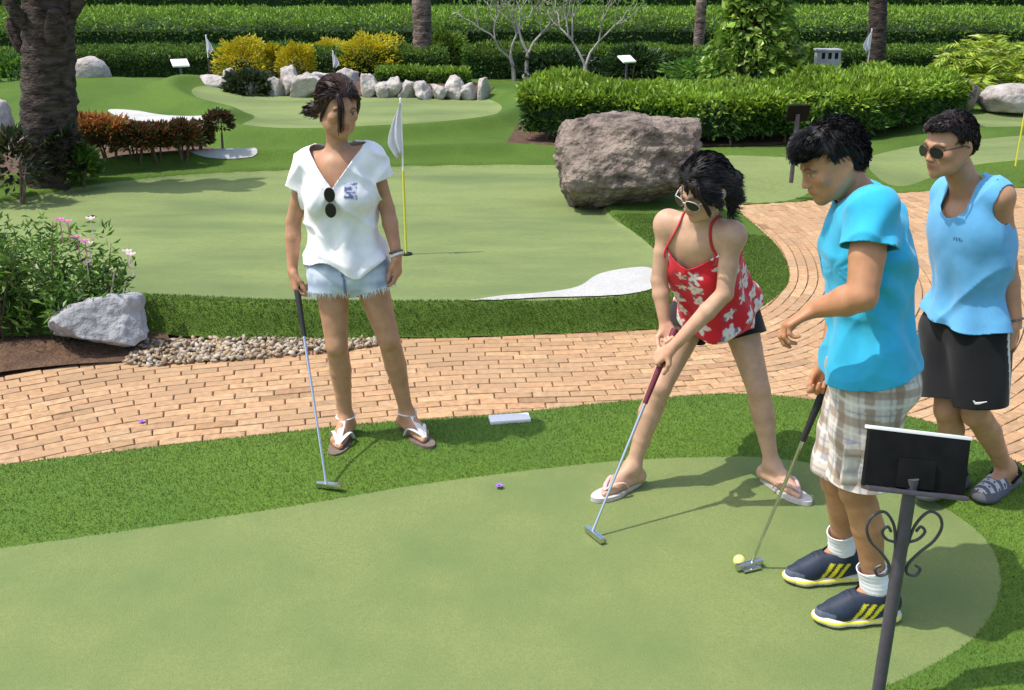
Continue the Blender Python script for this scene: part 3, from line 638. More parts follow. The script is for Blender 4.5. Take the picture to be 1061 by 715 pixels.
# ================================================================== TREES
def palm_trunk(name, label, base, r0, r1, h, m, seed, boots=0, group=None, lean=(0, 0)):
    base = np.asarray(base, float); root = empty(name, base, label, 'tree', group); r = np.random.default_rng(seed)
    nu, nv = 28, int(h/.035); th = np.linspace(0, 2*math.pi, nu, endpoint=False); vs = []
    for j in range(nv+1):
        z = h*j/nv; rad = r0+(r1-r0)*min(1, z/(.5*h)); ring = (z/.11) % 1; row = int(z/.11)
        sc_ = .085*(1-ring)*(1+.5*np.sin(th*7+row*1.7))+.02*r.normal(size=nu)
        q = rad*(1+sc_); vs.append(np.stack([base[0]+lean[0]*z+q*np.cos(th), base[1]+lean[1]*z+q*np.sin(th), np.full(nu, base[2]-.05+z)], 1))
    vs = np.vstack(vs); j, i = np.meshgrid(np.arange(nv), np.arange(nu), indexing='ij'); j, i = j.ravel(), i.ravel(); i2 = (i+1) % nu
    mesh_obj('trunk', vs, np.stack([j*nu+i, j*nu+i2, (j+1)*nu+i2, (j+1)*nu+i], 1), MATS[m], root)
    for q in range(boots):
        a = q*2.4+seed; z = h*.46+q*h*.5/boots; rr = r1*1.0; cs, sn = math.cos(a), math.sin(a); p = base+V(cs*rr*.8+lean[0]*z, sn*rr*.8+lean[1]*z, z)
        b = MB(); b.tube([p-V(0, 0, .12), p+V(cs*.08, sn*.08, .02), p+V(cs*.13, sn*.13, .14), p+V(cs*.15, sn*.15, .24)], [.06, .10, .085, .05], 8, flat=.6); b.build('frond_base', MATS[m], root)
    return root
c = G(50, 190, .2); palm_trunk('palm_tree', 'thick dark palm trunk at the left edge with old frond bases', c, .25, .205, 2.6, 'bark_dark', 3, boots=16, lean=(.16, 0))
c = G(439, 80, .2); palm_trunk('palm_tree', 'slim ringed brown palm trunk above the standing woman\'s flag', c, .17, .16, 2.6, 'bark_palm', 4)
c = G(907, 92, .2); palm_trunk('palm_tree', 'dark palm trunk behind the right hand flag', c, .15, .135, 2.6, 'bark_dark', 5, lean=(-.09, 0))
c = G(722, 76, .2); palm_trunk('palm_tree', 'thin pinkish trunk left of the vine covered trunk', c, .10, .095, 2.6, 'bark_palm', 6)
# trunk wrapped in climbing vine
c = G(770, 104, .2); root = empty('vine_tree', c, 'trunk wrapped in pale green climbing vine behind the leafy hedge', 'tree')
b = MB(); b.tube([c-V(0, 0, .05), c+V(.03, 0, .8), c+V(0, 0, 2.6)], [.17, .15, .14], 12); b.build('trunk', MATS['bark_dark'], root)
r = np.random.default_rng(12); n = 6500; z = r.uniform(0, 2.5, n); a = r.uniform(0, 6.28, n); rad = .37+.20*snoise(np.stack([a, z*2, 0*z], 1), 1.4, 2)+.22*np.exp(-z/.45)+r.normal(size=n)*.05
P = c+np.stack([np.cos(a)*rad*1.15, np.sin(a)*rad, z], 1); Nn = np.stack([np.cos(a), np.sin(a), 0*a-.3], 1)
keep = snoise(P, 3.1, 5) > -.75; P, Nn = P[keep], Nn[keep]
v, f, k = leaves(P, Nn, .13, .6, [(.15, .26, .03), (.22, .35, .04), (.32, .44, .08), (.08, .17, .02)], wid=.7, up=-.2, seed=13); mesh_obj('vine', v, f, MATS['leaf'], root, smooth=False, cols=k)
# bare frangipani trees
def bare_tree(label, base, h, seed, fork, lean=0.):
    base = np.asarray(base, float); root = empty('bare_tree', base, label, 'tree', 'bare pale trees before the tall hedge'); r = np.random.default_rng(seed)
    tr = MB(); top = base+V(lean*.3, 0, fork); tr.tube([base-V(0, 0, .05), base+V(lean*.1, 0, fork*.6), top], [.042, .036, .033], 8); tr.build('trunk', MATS['bark_pale'], root)
    tips = []
    def grow(b, p, d, L, rad, lev):
        e = p+d*L; b.tube([p, p+d*L*.5+V(*r.normal(size=3)*.02), e], [rad, rad*.85, rad*.7], 6)
        if lev == 0: tips.append(e); return
        for s in ((-1, 1), (-1, 1, .2))[r.integers(2)]:
            nd = nz(d+V(s*r.uniform(.35, .75), r.uniform(-.5, .5), r.uniform(.0, .35))); grow(b, e, nd, L*r.uniform(.65, .9), rad*.68, lev-1)
    for s in (-1, 1):
        b = MB(); grow(b, top-V(0, 0, .03), nz(V(s*.5+lean, r.uniform(-.2, .2), .9)), h*.28, .026, 3); b.build('branch', MATS['bark_pale'], root)
    t = np.array(tips); P = np.repeat(t, 5, 0)+r.normal(size=(len(t)*5, 3))*.05
    v, f, k = leaves(P, np.tile(V(0, 0, 1), (len(P), 1)), .12, .8, [(.10, .2, .03), (.16, .25, .05)], wid=.35, seed=seed); mesh_obj('foliage', v, f, MATS['leaf'], root, smooth=False, cols=k)
bare_tree('left pale bare tree leaning left in front of the tall hedge', G(533, 84, .2), 1.5, 3, .42, -.25)
bare_tree('pale bare tree in the middle close beside the left one', G(545, 84, .2), 1.5, 5, .50, .12)
bare_tree('largest pale bare tree with a wide fork', G(606, 88, .2), 1.7, 9, .34, .0)
# feathery areca palm on the right
c = G(1024, 104, .2); root = empty('fern_palm', c, 'feathery yellow green fern palm near the right edge', 'palm'); r = np.random.default_rng(33)
for i in range(44):
    a = r.uniform(0, 6.28); out_ = r.uniform(.4, 1.05); hh = r.uniform(.55, 1.45); t = np.linspace(0, 1, 16)
    q = c+np.stack([np.cos(a)*out_*t, np.sin(a)*out_*t*.8, hh*(1.5*t-.75*t*t*(out_+.5))], 1)
    tg = np.gradient(q, axis=0); tg /= np.linalg.norm(tg, axis=1)[:, None]; sdv = np.cross(tg, (0, 0, 1)); sdv /= np.linalg.norm(sdv, axis=1)[:, None]+1e-9
    PP, NN = [], []
    for s in (-1, 1):
        for w_ in (0, .5):
            PP.append(q[4:-1]+(q[5:]-q[4:-1])*w_); NN.append(tg[4:-1]*.55+s*sdv[4:-1]-V(0, 0, .15))
    PP = np.vstack(PP); NN = np.vstack(NN)
    v, f, k = leaves(PP, NN, .22, .06, [(.30, .38, .03), (.38, .44, .035), (.20, .31, .025)], wid=.16, up=0, seed=100+i)
    o = mesh_obj('frond', v, f, MATS['leaf'], root, smooth=False, cols=k)
for i in range(4):
    b = MB(); p = c+V(-.12+.08*i, r.uniform(-.08, .08), -.05); b.tube([p, p+V(.03*(i-1.5), 0, .4)], [.025, .018], 7); b.build('cane', MATS['stem'], root)
# ================================================================== FLAGS, SIGNS, BOX
def flag(label, base, h, fw, fh, polem, rad=.008, side=-1, cup=False, split=.55):
    base = np.asarray(base, float); root = empty('golf_flag', base, label, 'flag', 'hole flags on the greens')
    b = MB(); b.tube([base, base+V(0, 0, h*split)], rad, 10); b.build('pole', MATS[polem], root)
    b = MB(); b.tube([base+V(0, 0, h*split), base+V(0, 0, h)], rad*.8, 10); b.tube([base+V(0, 0, h), base+V(0, 0, h+.012)], [rad*1.1, rad*.4], 10); b.build('pole_top', MATS['white'], root)
    n = 12; vs = []
    for j in range(n+1):                         # hanging cloth, gathered in folds
        t = j/n; w = fw*(.10+.95*math.sin(min(1, t*1.25)*math.pi*.5))*(1-.62*max(0, (t-.72)/.28)); 
        for i in range(9):
            s = i/8; vs.append(base+V(side*w*s, .018*math.sin(s*9+t*2.5)*(.3+t)-.012, h-.004-fh*t-(.12*fh*s)))
    fs = [[j*9+i, j*9+i+1, (j+1)*9+i+1, (j+1)*9+i] for j in range(n) for i in range(8)]
    o = mesh_obj('flag_cloth', vs, fs, MATS['flagcloth'], root); md = o.modifiers.new('thickness', 'SOLIDIFY'); md.thickness = .002
    if cup:
        b = MB(); b.tube([base-V(0, 0, .002), base+V(0, 0, .004)], .042, 24); b.build('cup', MATS['cup_dark'], root)
    return root
p = G(421, 263, .19); flag('near white flag on a yellow pole beside the standing woman', p, 1.04, .088, .34, 'pole_yellow', cup=True)
p = G(219, 92, .2); p[2] = hz(*p[:2]); flag('small far white flag at the left above the rounded rock', p, .78, .10, .26, 'iron', .012, 1)
p = G(347, 90, .2); flag('far white flag showing over the standing woman\'s head', p, .58, .10, .24, 'iron', .012, 1)
p = G(895, 100, .2); flag('far white flag in front of the dark palm trunk at the right', p, 1.0, .11, .30, 'pole_yellow', .011, -1)
p = G(1052, 172, .2); flag('flag on a yellow pole at the right edge behind the tank top boy', p, 1.02, .07, .30, 'pole_yellow', .008, 1)
# tiny cup plates at pole feet are the cups above; far signs
def sign_board(label, base, h, w, d, tilt, m_front, post_r, yaw=0., mb_='black'):
    base = np.asarray(base, float); root = empty('hole_sign', base, label, 'sign', 'hole signs on posts')
    b = MB(); b.tube([base-V(0, 0, .03), base+V(0, 0, h)], post_r, 10); b.build('post', MATS['iron_post'], root)
    ca, sa = math.cos(tilt), math.sin(tilt); cy, sy = math.cos(yaw), math.sin(yaw)
    ax = np.array([(cy, sy, 0), (-sy*ca, cy*ca, sa), (sy*sa, -cy*sa, ca)])
    cpt = base+V(0, 0, h+.01); b = MB(); b.box(cpt, (w, d, .022), ax, .004); b.build('board', MATS[mb_], root)
    b = MB(); b.box(cpt+ax[2]*.0135, (w*.94, d*.94, .005), ax); b.build('face', MATS[m_front], root)
    return root, cpt, ax
p = G(820, 186, .2); sign_board('black square sign on a post before the leafy hedge', p, .60, .20, .17, R(62), 'black', .02, math.pi)
p = G(190, 96, .2); sign_board('small white slanted sign at the far left on a thin post', p, .45, .26, .2, R(28), 'white', .02, .5, 'white')
p = G(648, 98, .2); sign_board('small white slanted sign behind the leafy hedge', p, .53, .24, .2, R(25), 'white', .02, .5, 'white')
c = G(853, 100, .2); root = empty('utility_box', c, 'small grey louvred box on a post behind the leafy hedge', 'box')
b = MB(); b.box(c+V(0, 0, .56), (.34, .24, .26), bev=.012); b.build('cabinet', MATS['greybox'], root)
b = MB(); b.box(c+V(0, 0, .70), (.38, .28, .03), bev=.01); b.build('lid', MATS['greybox'], root)
for i in range(3):
    b = MB(); b.box(c+V(-.1+.1*i, -.123, .62), (.05, .008, .09)); b.build('vent', MATS['cup_dark'], root)
b = MB(); b.tube([c-V(0, 0, .05), c+V(0, 0, .44)], .05, 10); b.build('post', MATS['greybox'], root)
# the near sign stand, seen from behind
py_ = 2.30; b0 = V(D(945, 495, py_)[0], py_, hn(D(945, 495, py_)[0], py_)); top = D(944, 495, py_); top[0] = b0[0]
root = empty('sign_stand', b0, 'black sign stand with curled iron ornament in the right foreground', 'sign')
b = MB(); b.tube([b0-V(0, 0, .04), b0+V(0, 0, .3), top], .0175, 16); b.build('post', MATS['iron_post'], root)
rt = nz(V(.985, .06, -.15)); up_ = V(0, .34, .94); up_ = nz(up_-rt*(up_@rt)); fw_ = np.cross(up_, rt); ax = np.array([rt, fw_, up_]); cc = D(949, 479, py_+.03)
b = MB(); b.box(cc, (.278, .020, .150), ax, .003); b.build('back_panel', MATS['black'], root)
b = MB(); b.box(cc+up_*.078+fw_*.004, (.284, .030, .009), ax, .002); b.build('top_edge', MATS['white'], root)
b = MB(); b.box(cc-up_*.078-fw_*.012, (.274, .046, .012), ax, .003); b.build('lower_lip', MATS['iron'], root)
b = MB(); b.box(cc-fw_*.016-up_*.03+rt*-.005, (.10, .014, .075), ax, .003); b.build('bracket', MATS['black'], root)
for s in (-1, 1):
    pts = []
    z0 = .30
    for t in np.linspace(0, 1, 60):
        a = -math.pi*.5+t*math.pi*2.1; rr = .052*(1-.62*max(0, t-.35)/.65)
        pts.append(V(s*(.062+rr*math.cos(a+math.pi)*-1*1.0-.005), 0, z0+.10+rr*math.sin(a)*-1*1.0))
    low = []
    for t in np.linspace(0, 1, 40):
        a = math.pi*.5-t*math.pi*1.7; rr = .040*(1-.6*max(0, t-.3)/.7)
        low.append(V(s*(.050+rr*math.cos(a)), 0, z0-.055+rr*math.sin(a)))
    stem_ = [V(s*.018, 0, z0+.02), V(s*.022, 0, z0+.08)]
    heart = smooth_curve([V(s*.016, 0, -.02), V(s*.030, 0, .055), V(s*.062, 0, .100), V(s*.095, 0, .088), V(s*.108, 0, .050), V(s*.092, 0, .005), V(s*.055, 0, -.035), V(s*.028, 0, -.075), V(s*.030, 0, -.105), V(s*.055, 0, -.112), V(s*.066, 0, -.090), V(s*.050, 0, -.078)], 6)
    curl = smooth_curve([V(s*.016, 0, .03), V(s*.022, 0, .075), V(s*.050, 0, .098)], 4)
    b = MB(); b.tube([b0+V(0, 0, .525)+q*.92 for q in heart], .0042, 8); b.build('scroll', MATS['iron'], root)
    inner = smooth_curve([V(s*.016, 0, .0), V(s*.045, 0, .01), V(s*.062, 0, .035), V(s*.048, 0, .052), V(s*.036, 0, .036)], 6)
    b = MB(); b.tube([b0+V(0, 0, .525)+q*.92 for q in inner], .0040, 8); b.build('scroll', MATS['iron'], root)
# stray flower on the turf and on the bricks
mat('petal_violet', (.32, .16, .50), (.24, .10, .42), rough=.6, scale=50)
for (x, y, z, lb) in ((517, 498, .08, 'fallen violet flower on the near fringe'), (147, 437, .004, 'fallen violet flower on the bricks at the left')):
    p = G(x, y, z); p[2] = max(hn(*p[:2])+.012 if z > .01 else .004, p[2] if z < .01 else 0); b = MB()
    for q in range(5):
        a = q*1.256; d = V(math.cos(a), math.sin(a), .25); s_ = V(-math.sin(a), math.cos(a), 0); b.add([p, p+d*.010+s_*.008, p+d*.02, p+d*.010-s_*.008], [[0, 1, 2, 3]])
    b.tube([p-V(0, 0, .004), p+V(0, 0, .006)], .004, 6); b.build('fallen_flower', MATS['petal_violet'], smooth=False, origin=p); tag(bpy.data.objects[b and [o.name for o in bpy.data.objects if o.name.startswith('fallen_flower')][-1]], lb, 'flower')
#LIGHT
w = bpy.data.worlds.new('World'); sc.world = w; w.use_nodes = True; nt = w.node_tree
sky = nt.nodes.new('ShaderNodeTexSky'); sky.sky_type = 'NISHITA'; sky.sun_disc = False
sunv = nz(V(-.97, -.14, 0)); EL = R(63)
sky.sun_elevation = EL; sky.sun_rotation = math.atan2(sunv[0], sunv[1]); sky.air_density = 1.2; sky.dust_density = 2.5; sky.ozone_density = 1
nt.links.new(sky.outputs[0], nt.nodes['Background'].inputs[0]); nt.nodes['Background'].inputs[1].default_value = .15
L_ = bpy.data.lights.new('sun', 'SUN'); L_.energy = 2.6; L_.angle = R(.6); L_.color = (1, .955, .88)
lo = bpy.data.objects.new('sun', L_); COL.objects.link(lo); lo['kind'] = 'structure'
sd3 = V(sunv[0]*math.cos(EL), sunv[1]*math.cos(EL), math.sin(EL)); lo.rotation_euler = Vector(sd3).to_track_quat('Z', 'Y').to_euler(); lo.location = (-6, -5, 12)
cam = bpy.data.cameras.new('camera'); cam.lens = 36*FP/1061; cam.sensor_width = 36; cam.clip_end = 600; cam.clip_start = .05
co = bpy.data.objects.new('camera', cam); COL.objects.link(co); co.location = (0, 0, HC); co.rotation_euler = (math.pi/2-PIT, 0, 0); sc.camera = co
sc.view_settings.view_transform = 'Standard'; sc.view_settings.look = 'None'; sc.view_settings.exposure = .76; sc.view_settings.gamma = 1; sc.view_settings.use_curve_mapping = False
sc.render.engine = 'CYCLES'; sc.cycles.max_bounces = 6; sc.cycles.transparent_max_bounces = 8
# ================================================================== PEOPLE
mat('skin', (1, 1, 1), (.86, 1.10), attr='Col', rough=.48, scale=24, sss=.10, bump=.10, bscale=260, dist=.002, spec=.35)
mat('cloth', (1, 1, 1), (.93, 1.05), attr='Col', rough=.88, scale=30, bump=.12, bscale=520, dist=.001, spec=.15, sheen=.15)
mat('hair', (1, 1, 1), (.6, 1.5), attr='Col', rough=.52, scale=60, spec=.28, stretch=(1, 1, .25), bump=.5, bscale=170, dist=.004)
mat('shoe', (1, 1, 1), (.9, 1.08), attr='Col', rough=.6, scale=60, bump=.15, bscale=400, dist=.001)
mat('lens', (.010, .010, .012), rough=.22, spec=.45); mat('frame_dark', (.03, .02, .018), rough=.3, spec=.5)
mat('frame_pale', (.62, .58, .56), rough=.3, spec=.5)
mat('strap_white', (.72, .70, .67), (.62, .6, .57), rough=.6, scale=60); mat('sole_tan', (.20, .15, .12), (.14, .10, .08), rough=.8, scale=60)
mat('sole_pale', (.55, .50, .48), (.46, .42, .40), rough=.7, scale=60)
mat('strap_pink', (.62, .42, .40), (.5, .34, .33), rough=.6, scale=60); mat('strap_red', (.48, .03, .04), rough=.7); mat('bead_dark', (.05, .035, .03), (.25, .2, .16), rough=.5, scale=160)
mat('chrome', (.62, .63, .65), rough=.22, metal=1.); mat('grip', (.018, .018, .020), (.03, .03, .03), rough=.75, scale=200); mat('grip_red', (.16, .025, .045), (.10, .02, .03), rough=.6, scale=100)
mat('ball', (.72, .70, .22), (.66, .64, .18), rough=.3, scale=40, spec=.5)
def fr(f, up):
    f = nz(f); r = nz(np.cross(f, up)); u = np.cross(r, f); return np.array([r, f, u])       # rows: right, forward, up
def rodr(v, ax, a):
    return v*math.cos(a)+np.cross(ax, v)*math.sin(a)+ax*(ax@v)*(1-math.cos(a))
def hand(F, wr, d, n, th, L=.17, curls=((20, 25, 20),)*4, thumb=(.6, .7, .35), spread=.06):
    d = nz(d); n = nz(n-d*(n@d)); th0 = np.cross(d, n); th = th0 if th0@th > 0 else -th0
    s = L/.18; pl = .088*s
    offs = [.026, .009, -.008, -.024]; lens = [.073, .081, .075, .058]; zk = [0, .004, 0, -.008]
    F.cap(wr, wr+d*.012*s, .021*s, .022*s, .01, flat=(n, 1.25))
    for i in range(4):
        o = th*offs[i]*s; kn = wr+d*(pl+zk[i]*s)+o
        F.cap(wr+d*.012*s+o*.55, kn, .0135*s, .0105*s, .012)
        p = kn; dd = nz(d+th*spread*offs[i]/.026); ax = np.cross(dd, n); a = 0; r0 = (.0090 if i < 3 else .0078)*s
        for q, fr_ in enumerate((.45, .31, .24)):
            a += R(curls[min(i, len(curls)-1)][q]); e = p+(dd*math.cos(a)+n*math.sin(a))*lens[i]*s*fr_
            F.cap(p, e, r0*(1-.1*q), r0*(1-.1*(q+1)), .0035 if q or 1 else .006); p = e
    b = wr+d*.022*s+th*.020*s; t1 = b+nz(d*thumb[0]+th*thumb[1]+n*thumb[2])*.040*s; t2 = t1+nz(d*(thumb[0]+.4)+th*thumb[1]*.35+n*(thumb[2]+.05))*.032*s; t3 = t2+nz(d*(thumb[0]+.6)+th*thumb[1]*.1+n*(thumb[2]+.1))*.024*s
    F.cap(b, t1, .0145*s, .0115*s, .012); F.cap(t1, t2, .0105*s, .0095*s, .004); F.cap(t2, t3, .0095*s, .0075*s, .004)
def foot(F, an, t, g, s=1., toes=True):
    t = nz(V(t[0], t[1], 0)); sd_ = np.cross(t, (0, 0, 1)); hl = an-t*.035*s; hl[2] = g+.030*s
    F.cap(an, hl, .032*s, .030*s, .02)
    for o in (-.016, .016):
        b = an+t*.118*s+sd_*o*s*1.3; b[2] = g+.018*s; F.cap(hl+sd_*o*.4*s, b, .026*s, .0185*s, .018)
    m = an+t*.075*s; m[2] = g+.046*s; F.cap(an+V(0, 0, .01), m, .033*s, .022*s, .025); b = an+t*.125*s; b[2] = g+.02*s; F.cap(m, b, .022*s, .017*s, .02)
    return t, sd_
def toes(F, an, t, g, side, s=1.):       # side: +1 the big toe lies on the +sd_ side
    t = nz(V(t[0], t[1], 0)); sd_ = np.cross(t, (0, 0, 1))*side
    for o, l, r_ in ((.024, .052, .0125), (.009, .050, .0092), (-.004, .044, .0085), (-.016, .036, .008), (-.027, .026, .0075)):
        a = an+t*(.118-abs(o-.02)*.35)*s+sd_*o*s; a[2] = g+.016*s; e = a+t*l*s; e[2] = g+r_*s; F.cap(a, e, r_*s*1.05, r_*s*.9, .004)
def head(F, c, A, s=1.):
    r, f, u = A; p = lambda x, y, z: c+(r*x+f*y+u*z)*s
    F.ell(p(0, -.014, .036), V(.076, .094, .083)*s, A, .01)
    F.ell(p(0, .022, -.020), V(.064, .070, .080)*s, A, .03)
    F.cap(p(-.034, .035, -.072), p(0, .072, -.096), .026*s, .018*s, .025); F.cap(p(.034, .035, -.072), p(0, .072, -.096), .026*s, .018*s, .025)
    F.cap(p(-.052, -.002, -.045), p(-.034, .04, -.078), .026*s, .022*s, .025); F.cap(p(.052, -.002, -.045), p(.034, .04, -.078), .026*s, .022*s, .025)
    for q in (-1, 1):
        F.ell(p(q*.043, .062, -.026), V(.021, .019, .018)*s, A, .02)
        F.cap(p(q*.012, .089, .016), p(q*.043, .076, .016), .008*s, .007*s, .014)
    for q in (-1, 1): F.ell(p(q*.031, .100, -.004), V(.019, .020, .012)*s, A, .012, sub=True)
    for q in (-1, 1): F.ell(p(q*.031, .0755, -.004), V(.0135, .0125, .0125)*s, A, .002)
    F.cap(p(0, .088, .004), p(0, .106, -.034), .0075*s, .0105*s, .01)
    for q in (-1, 1): F.ell(p(q*.011, .098, -.038), V(.009, .010, .0075)*s, A, .006)
    F.ell(p(0, .080, -.062), V(.028, .018, .018)*s, A, .015)
    F.ell(p(0, .0965, -.058), V(.021, .007, .0045)*s, A, .003); F.ell(p(0, .095, -.0675), V(.018, .0075, .0055)*s, A, .003)
    for q in (-1, 1):
        F.ell(p(q*.077, -.012, -.012), V(.0075, .020, .032)*s, fr(f+r*q*-.45, u), .006); F.ell(p(q*.084, -.008, -.010), V(.006, .011, .018)*s, fr(f+r*q*-.45, u), .004, sub=True)
def head_paint(v, c, A, s, col, brow=(.03, .02, .016), lip=(.42, .12, .10), eyes=True):
    q = (v-c)/s@A.T; x, y, z = np.abs(q[:, 0]), q[:, 1], q[:, 2]
    def blend(w, cc): col[:] = col*(1-w[:, None])+np.array(cc)*w[:, None]
    front = sst(.05, .07, y)
    blend(.8*front*np.exp(-((q[:, 0]/.021)**2)**2)*np.exp(-(((z+.0625)/.0095)**2)**2), lip)
    blend(.9*front*np.exp(-(((z-.021+.3*(x-.03)**2/.01)/.0055)**2))*sst(.010, .018, x)*(1-sst(.046, .056, x)), brow)
    if eyes:
        e = np.exp(-((((x-.031)/.016)**2+((z+.004)/.0065)**2)**2)); blend(front*e, (.40, .34, .30))
        blend(front*np.exp(-((((x-.031)/.0065)**2+((z+.004)/.0065)**2)**2)), (.02, .012, .01)); blend(.8*front*np.exp(-(((z-.0035)/.0028)**2))*np.exp(-(((x-.031)/.017)**4)), (.03, .02, .015))
    blend(.35*np.exp(-(((x-.045)/.02)**2+((z+.03)/.02)**2))*front, col.mean(0)*V(1.12, .82, .78))
class Body: pass
def make_body(name, label, j, P, skin, s=1., male=False, vox=.0045, hands=None, feet=None, head_s=1., neck_r=.050):
    """j: joint positions. One continuous surface."""
    b = Body(); b.__dict__.update(j); b.s = s; b.male = male
    uh = nz(b.N-b.P); b.Ah = fr(np.cross(uh, nz(b.hipR-b.hipL)), uh); b.Ac = fr(np.cross(uh, nz(b.shR-b.shL)), uh)
    pts = np.array([q for q in j.values() if isinstance(q, np.ndarray) and q.shape == (3,)]+[b.hd+V(0, 0, .14)])
    F = SDF(pts.min(0)-.19, pts.max(0)+.17, vox); b.F = F
    base = V(*b.P[:2], min(b.anR[2], b.anL[2])-.10); b.base = base
    torso(F, b, 0.)
    for S in 'LR':
        sh, el, wr = (getattr(b, q+S) for q in ('sh', 'el', 'wr')); m = b.__dict__.get('am', 1.3 if male else 1.)
        F.ell(sh, V(.040, .042, .044)*s*m, None, .05)
        F.cap(sh, sh*.5+el*.5, .039*s*m, .037*s*m, .03); F.cap(sh*.5+el*.5, el, .0375*s*m, .0325*s*m, .008)
        mid = el*.68+wr*.32; F.cap(el, mid, .0325*s*m, .0335*s*m, .008); F.cap(mid, wr, .0335*s*m, .0215*s*min(m, 1.15), .008)
        hp, kn, an = (getattr(b, q+S) for q in ('hip', 'kn', 'an')); back = nz(-b.Ah[1]+0*hp); m = 1.06 if male else 1.
        F.chain([hp, hp*.55+kn*.45, kn], [.081*s*m, .064*s*m, .048*s*m], .005); F.ell(kn+b.Ah[1]*.012, V(.038, .040, .05)*s*m, None, .02)
        c0 = kn*.86+an*.14+back*.006*s; c1 = kn*.66+an*.34+back*.011*s; F.chain([kn, c0, c1, kn*.34+an*.66+back*.005, an], [.0475*s*m, .0475*s*m, .049*s*m, .0365*s*m, .0295*s*m], .005)
    F.cap(b.N-uh*.03, b.hd+b.hA[2]*-.06*head_s-b.hA[1]*.016, neck_r*s*(1.12 if male else .92), neck_r*s*(1.02 if male else .86), .025)
    head(F, b.hd, b.hA, head_s)
    for S, kw in (hands or {}).items(): hand(F, getattr(b, 'wr'+S), **kw)
    for S, (t, g, tf) in (feet or {}).items():
        foot(F, getattr(b, 'an'+S), t, g, s*(1.0 if not male else 1.08))
        if tf: toes(F, getattr(b, 'an'+S), t, g, tf, s)
    v, f = F.mesh(); n = vnormals(v, f)
    col = np.tile(np.array(skin), (len(v), 1))*(1+.05*snoise(v, 11, 3)[:, None])
    for q in (b.knR, b.knL, b.elR, b.elL): w = np.exp(-(np.linalg.norm(v-q, axis=1)/.05)**2)[:, None]; col = col*(1-w*.07*V(.6, 1, 1.1))
    for S in 'LR':
        w = np.exp(-(np.linalg.norm(v-getattr(b, 'wr'+S), axis=1)/.14)**4)[:, None]; col = col*(1+w*V(.04, -.04, -.05))
    head_paint(v, b.hd, b.hA, head_s, col, eyes=b.__dict__.get('eyes', True))
    b.root = mesh_obj(name, v, f, MATS['skin'], origin=base, cols=np.clip(col, .005, .9)); tag(b.root, label, 'person', 'people playing mini golf')
    return b
def torso(F, b, e, k=.035, wide=1.):
    s = b.s; r, f, u = b.Ah; rc, fc, uc = b.Ac; P, C, N = b.P, b.C, b.N
    hw, ww, cw = (.152, .122, .144) if b.male else (.158, .112, .138)
    tw = b.__dict__.get('tw', 1.); ww, cw = ww*tw, cw*tw
    F.ell(P, V(hw*s+e, .108*s+e, .115*s+e), b.Ah, k)
    F.cap(P+u*.02, C-u*.05, ww*s+e, (ww+.008)*s+e, k, flat=(f, (ww+e)/(.094*s+e)))
    F.ell(C, V(cw*s+e, .108*s+e, .165*s+e), b.Ac, k)
    for sh, q in ((b.shR, 1), (b.shL, -1)):
        F.cap(C+uc*.085, sh-uc*.005, .066*s+e, .046*s+e, k); F.cap(N-uc*.015, sh*.8+C*.2+uc*.03, .034*s+e, .034*s+e, k)
        if not b.male: F.ell(C+fc*.070*s+rc*q*.062*s-uc*.025*s, V(.056, .056, .056)*s+e, b.Ac, .03)
        else: F.ell(C+fc*.040*s+rc*q*.055*s*tw+uc*.045*s, V(.070*tw, .050, .065)*s+e, b.Ac, .06)
        F.ell(P-f*(.040 if b.male else .052)*s+r*q*.068*s-u*.045*s, V(.080, .074, .085)*s+e, b.Ah, .03)
def garment(b, name, F, cuts, paint, folds=None, thick=.0035, m='cloth', label=None, smooth_it=2):
    v, f = F.mesh(); v, fc = clip_multi(v, f, cuts)
    n = vnormals(v, fc)
    if folds is not None: v = v+n*folds(v)[:, None]
    cols = np.clip(paint(v), .004, .85)
    o = mesh_obj(name, v, fc, MATS[m], b.root, cols=cols)
    md = o.modifiers.new('thickness', 'SOLIDIFY'); md.thickness = thick; md.offset = 0
    if label: o['label'] = label
    return o, v, fc
def loc(b, v, fr_='c'):
    A = b.Ac if fr_ == 'c' else b.Ah; o = b.C if fr_ == 'c' else b.P
    return (v-o)@A.T
def folds_f(b, amp, fx, fz, seed, hemz=None, hem_amp=0.):
    def fn(v):
        q = loc(b, v); a = np.arctan2(q[:, 1], q[:, 0])
        w0 = snoise(np.stack([q[:, 0]*fx+q[:, 2]*fx*.55, q[:, 1]*fx, q[:, 2]*fz], 1), 1., seed); w1 = snoise(np.stack([q[:, 0]*fx*.8-q[:, 2]*fx*.9, q[:, 1]*fx, q[:, 2]*fz], 1), 1.1, seed+9); w = amp*(np.maximum(0, 1-np.abs(w0)*1.9)**1.6+.8*np.maximum(0, 1-np.abs(w1)*2.2)**1.6-.45)
        w += amp*.6*snoise(np.stack([q[:, 0]*fz-q[:, 2]*fx, q[:, 1]*fz, q[:, 2]*fx], 1), .9, seed+4)
        if hemz is not None: w += hem_amp*np.sin(a*7+seed)*sst(hemz+.22, hemz, q[:, 2])
        return w
    return fn
def arm_cut(sh, el, t_end, rad, F, g0):
    d = el-sh; L = np.linalg.norm(d); d = d/L
    def fn(v):
        q = v-sh; t = q@d; dist = np.linalg.norm(q-t[:, None]*d, axis=1); return np.maximum(np.maximum(t_end*L-t, dist-rad), .016-F.sample(v, g0))
    return fn
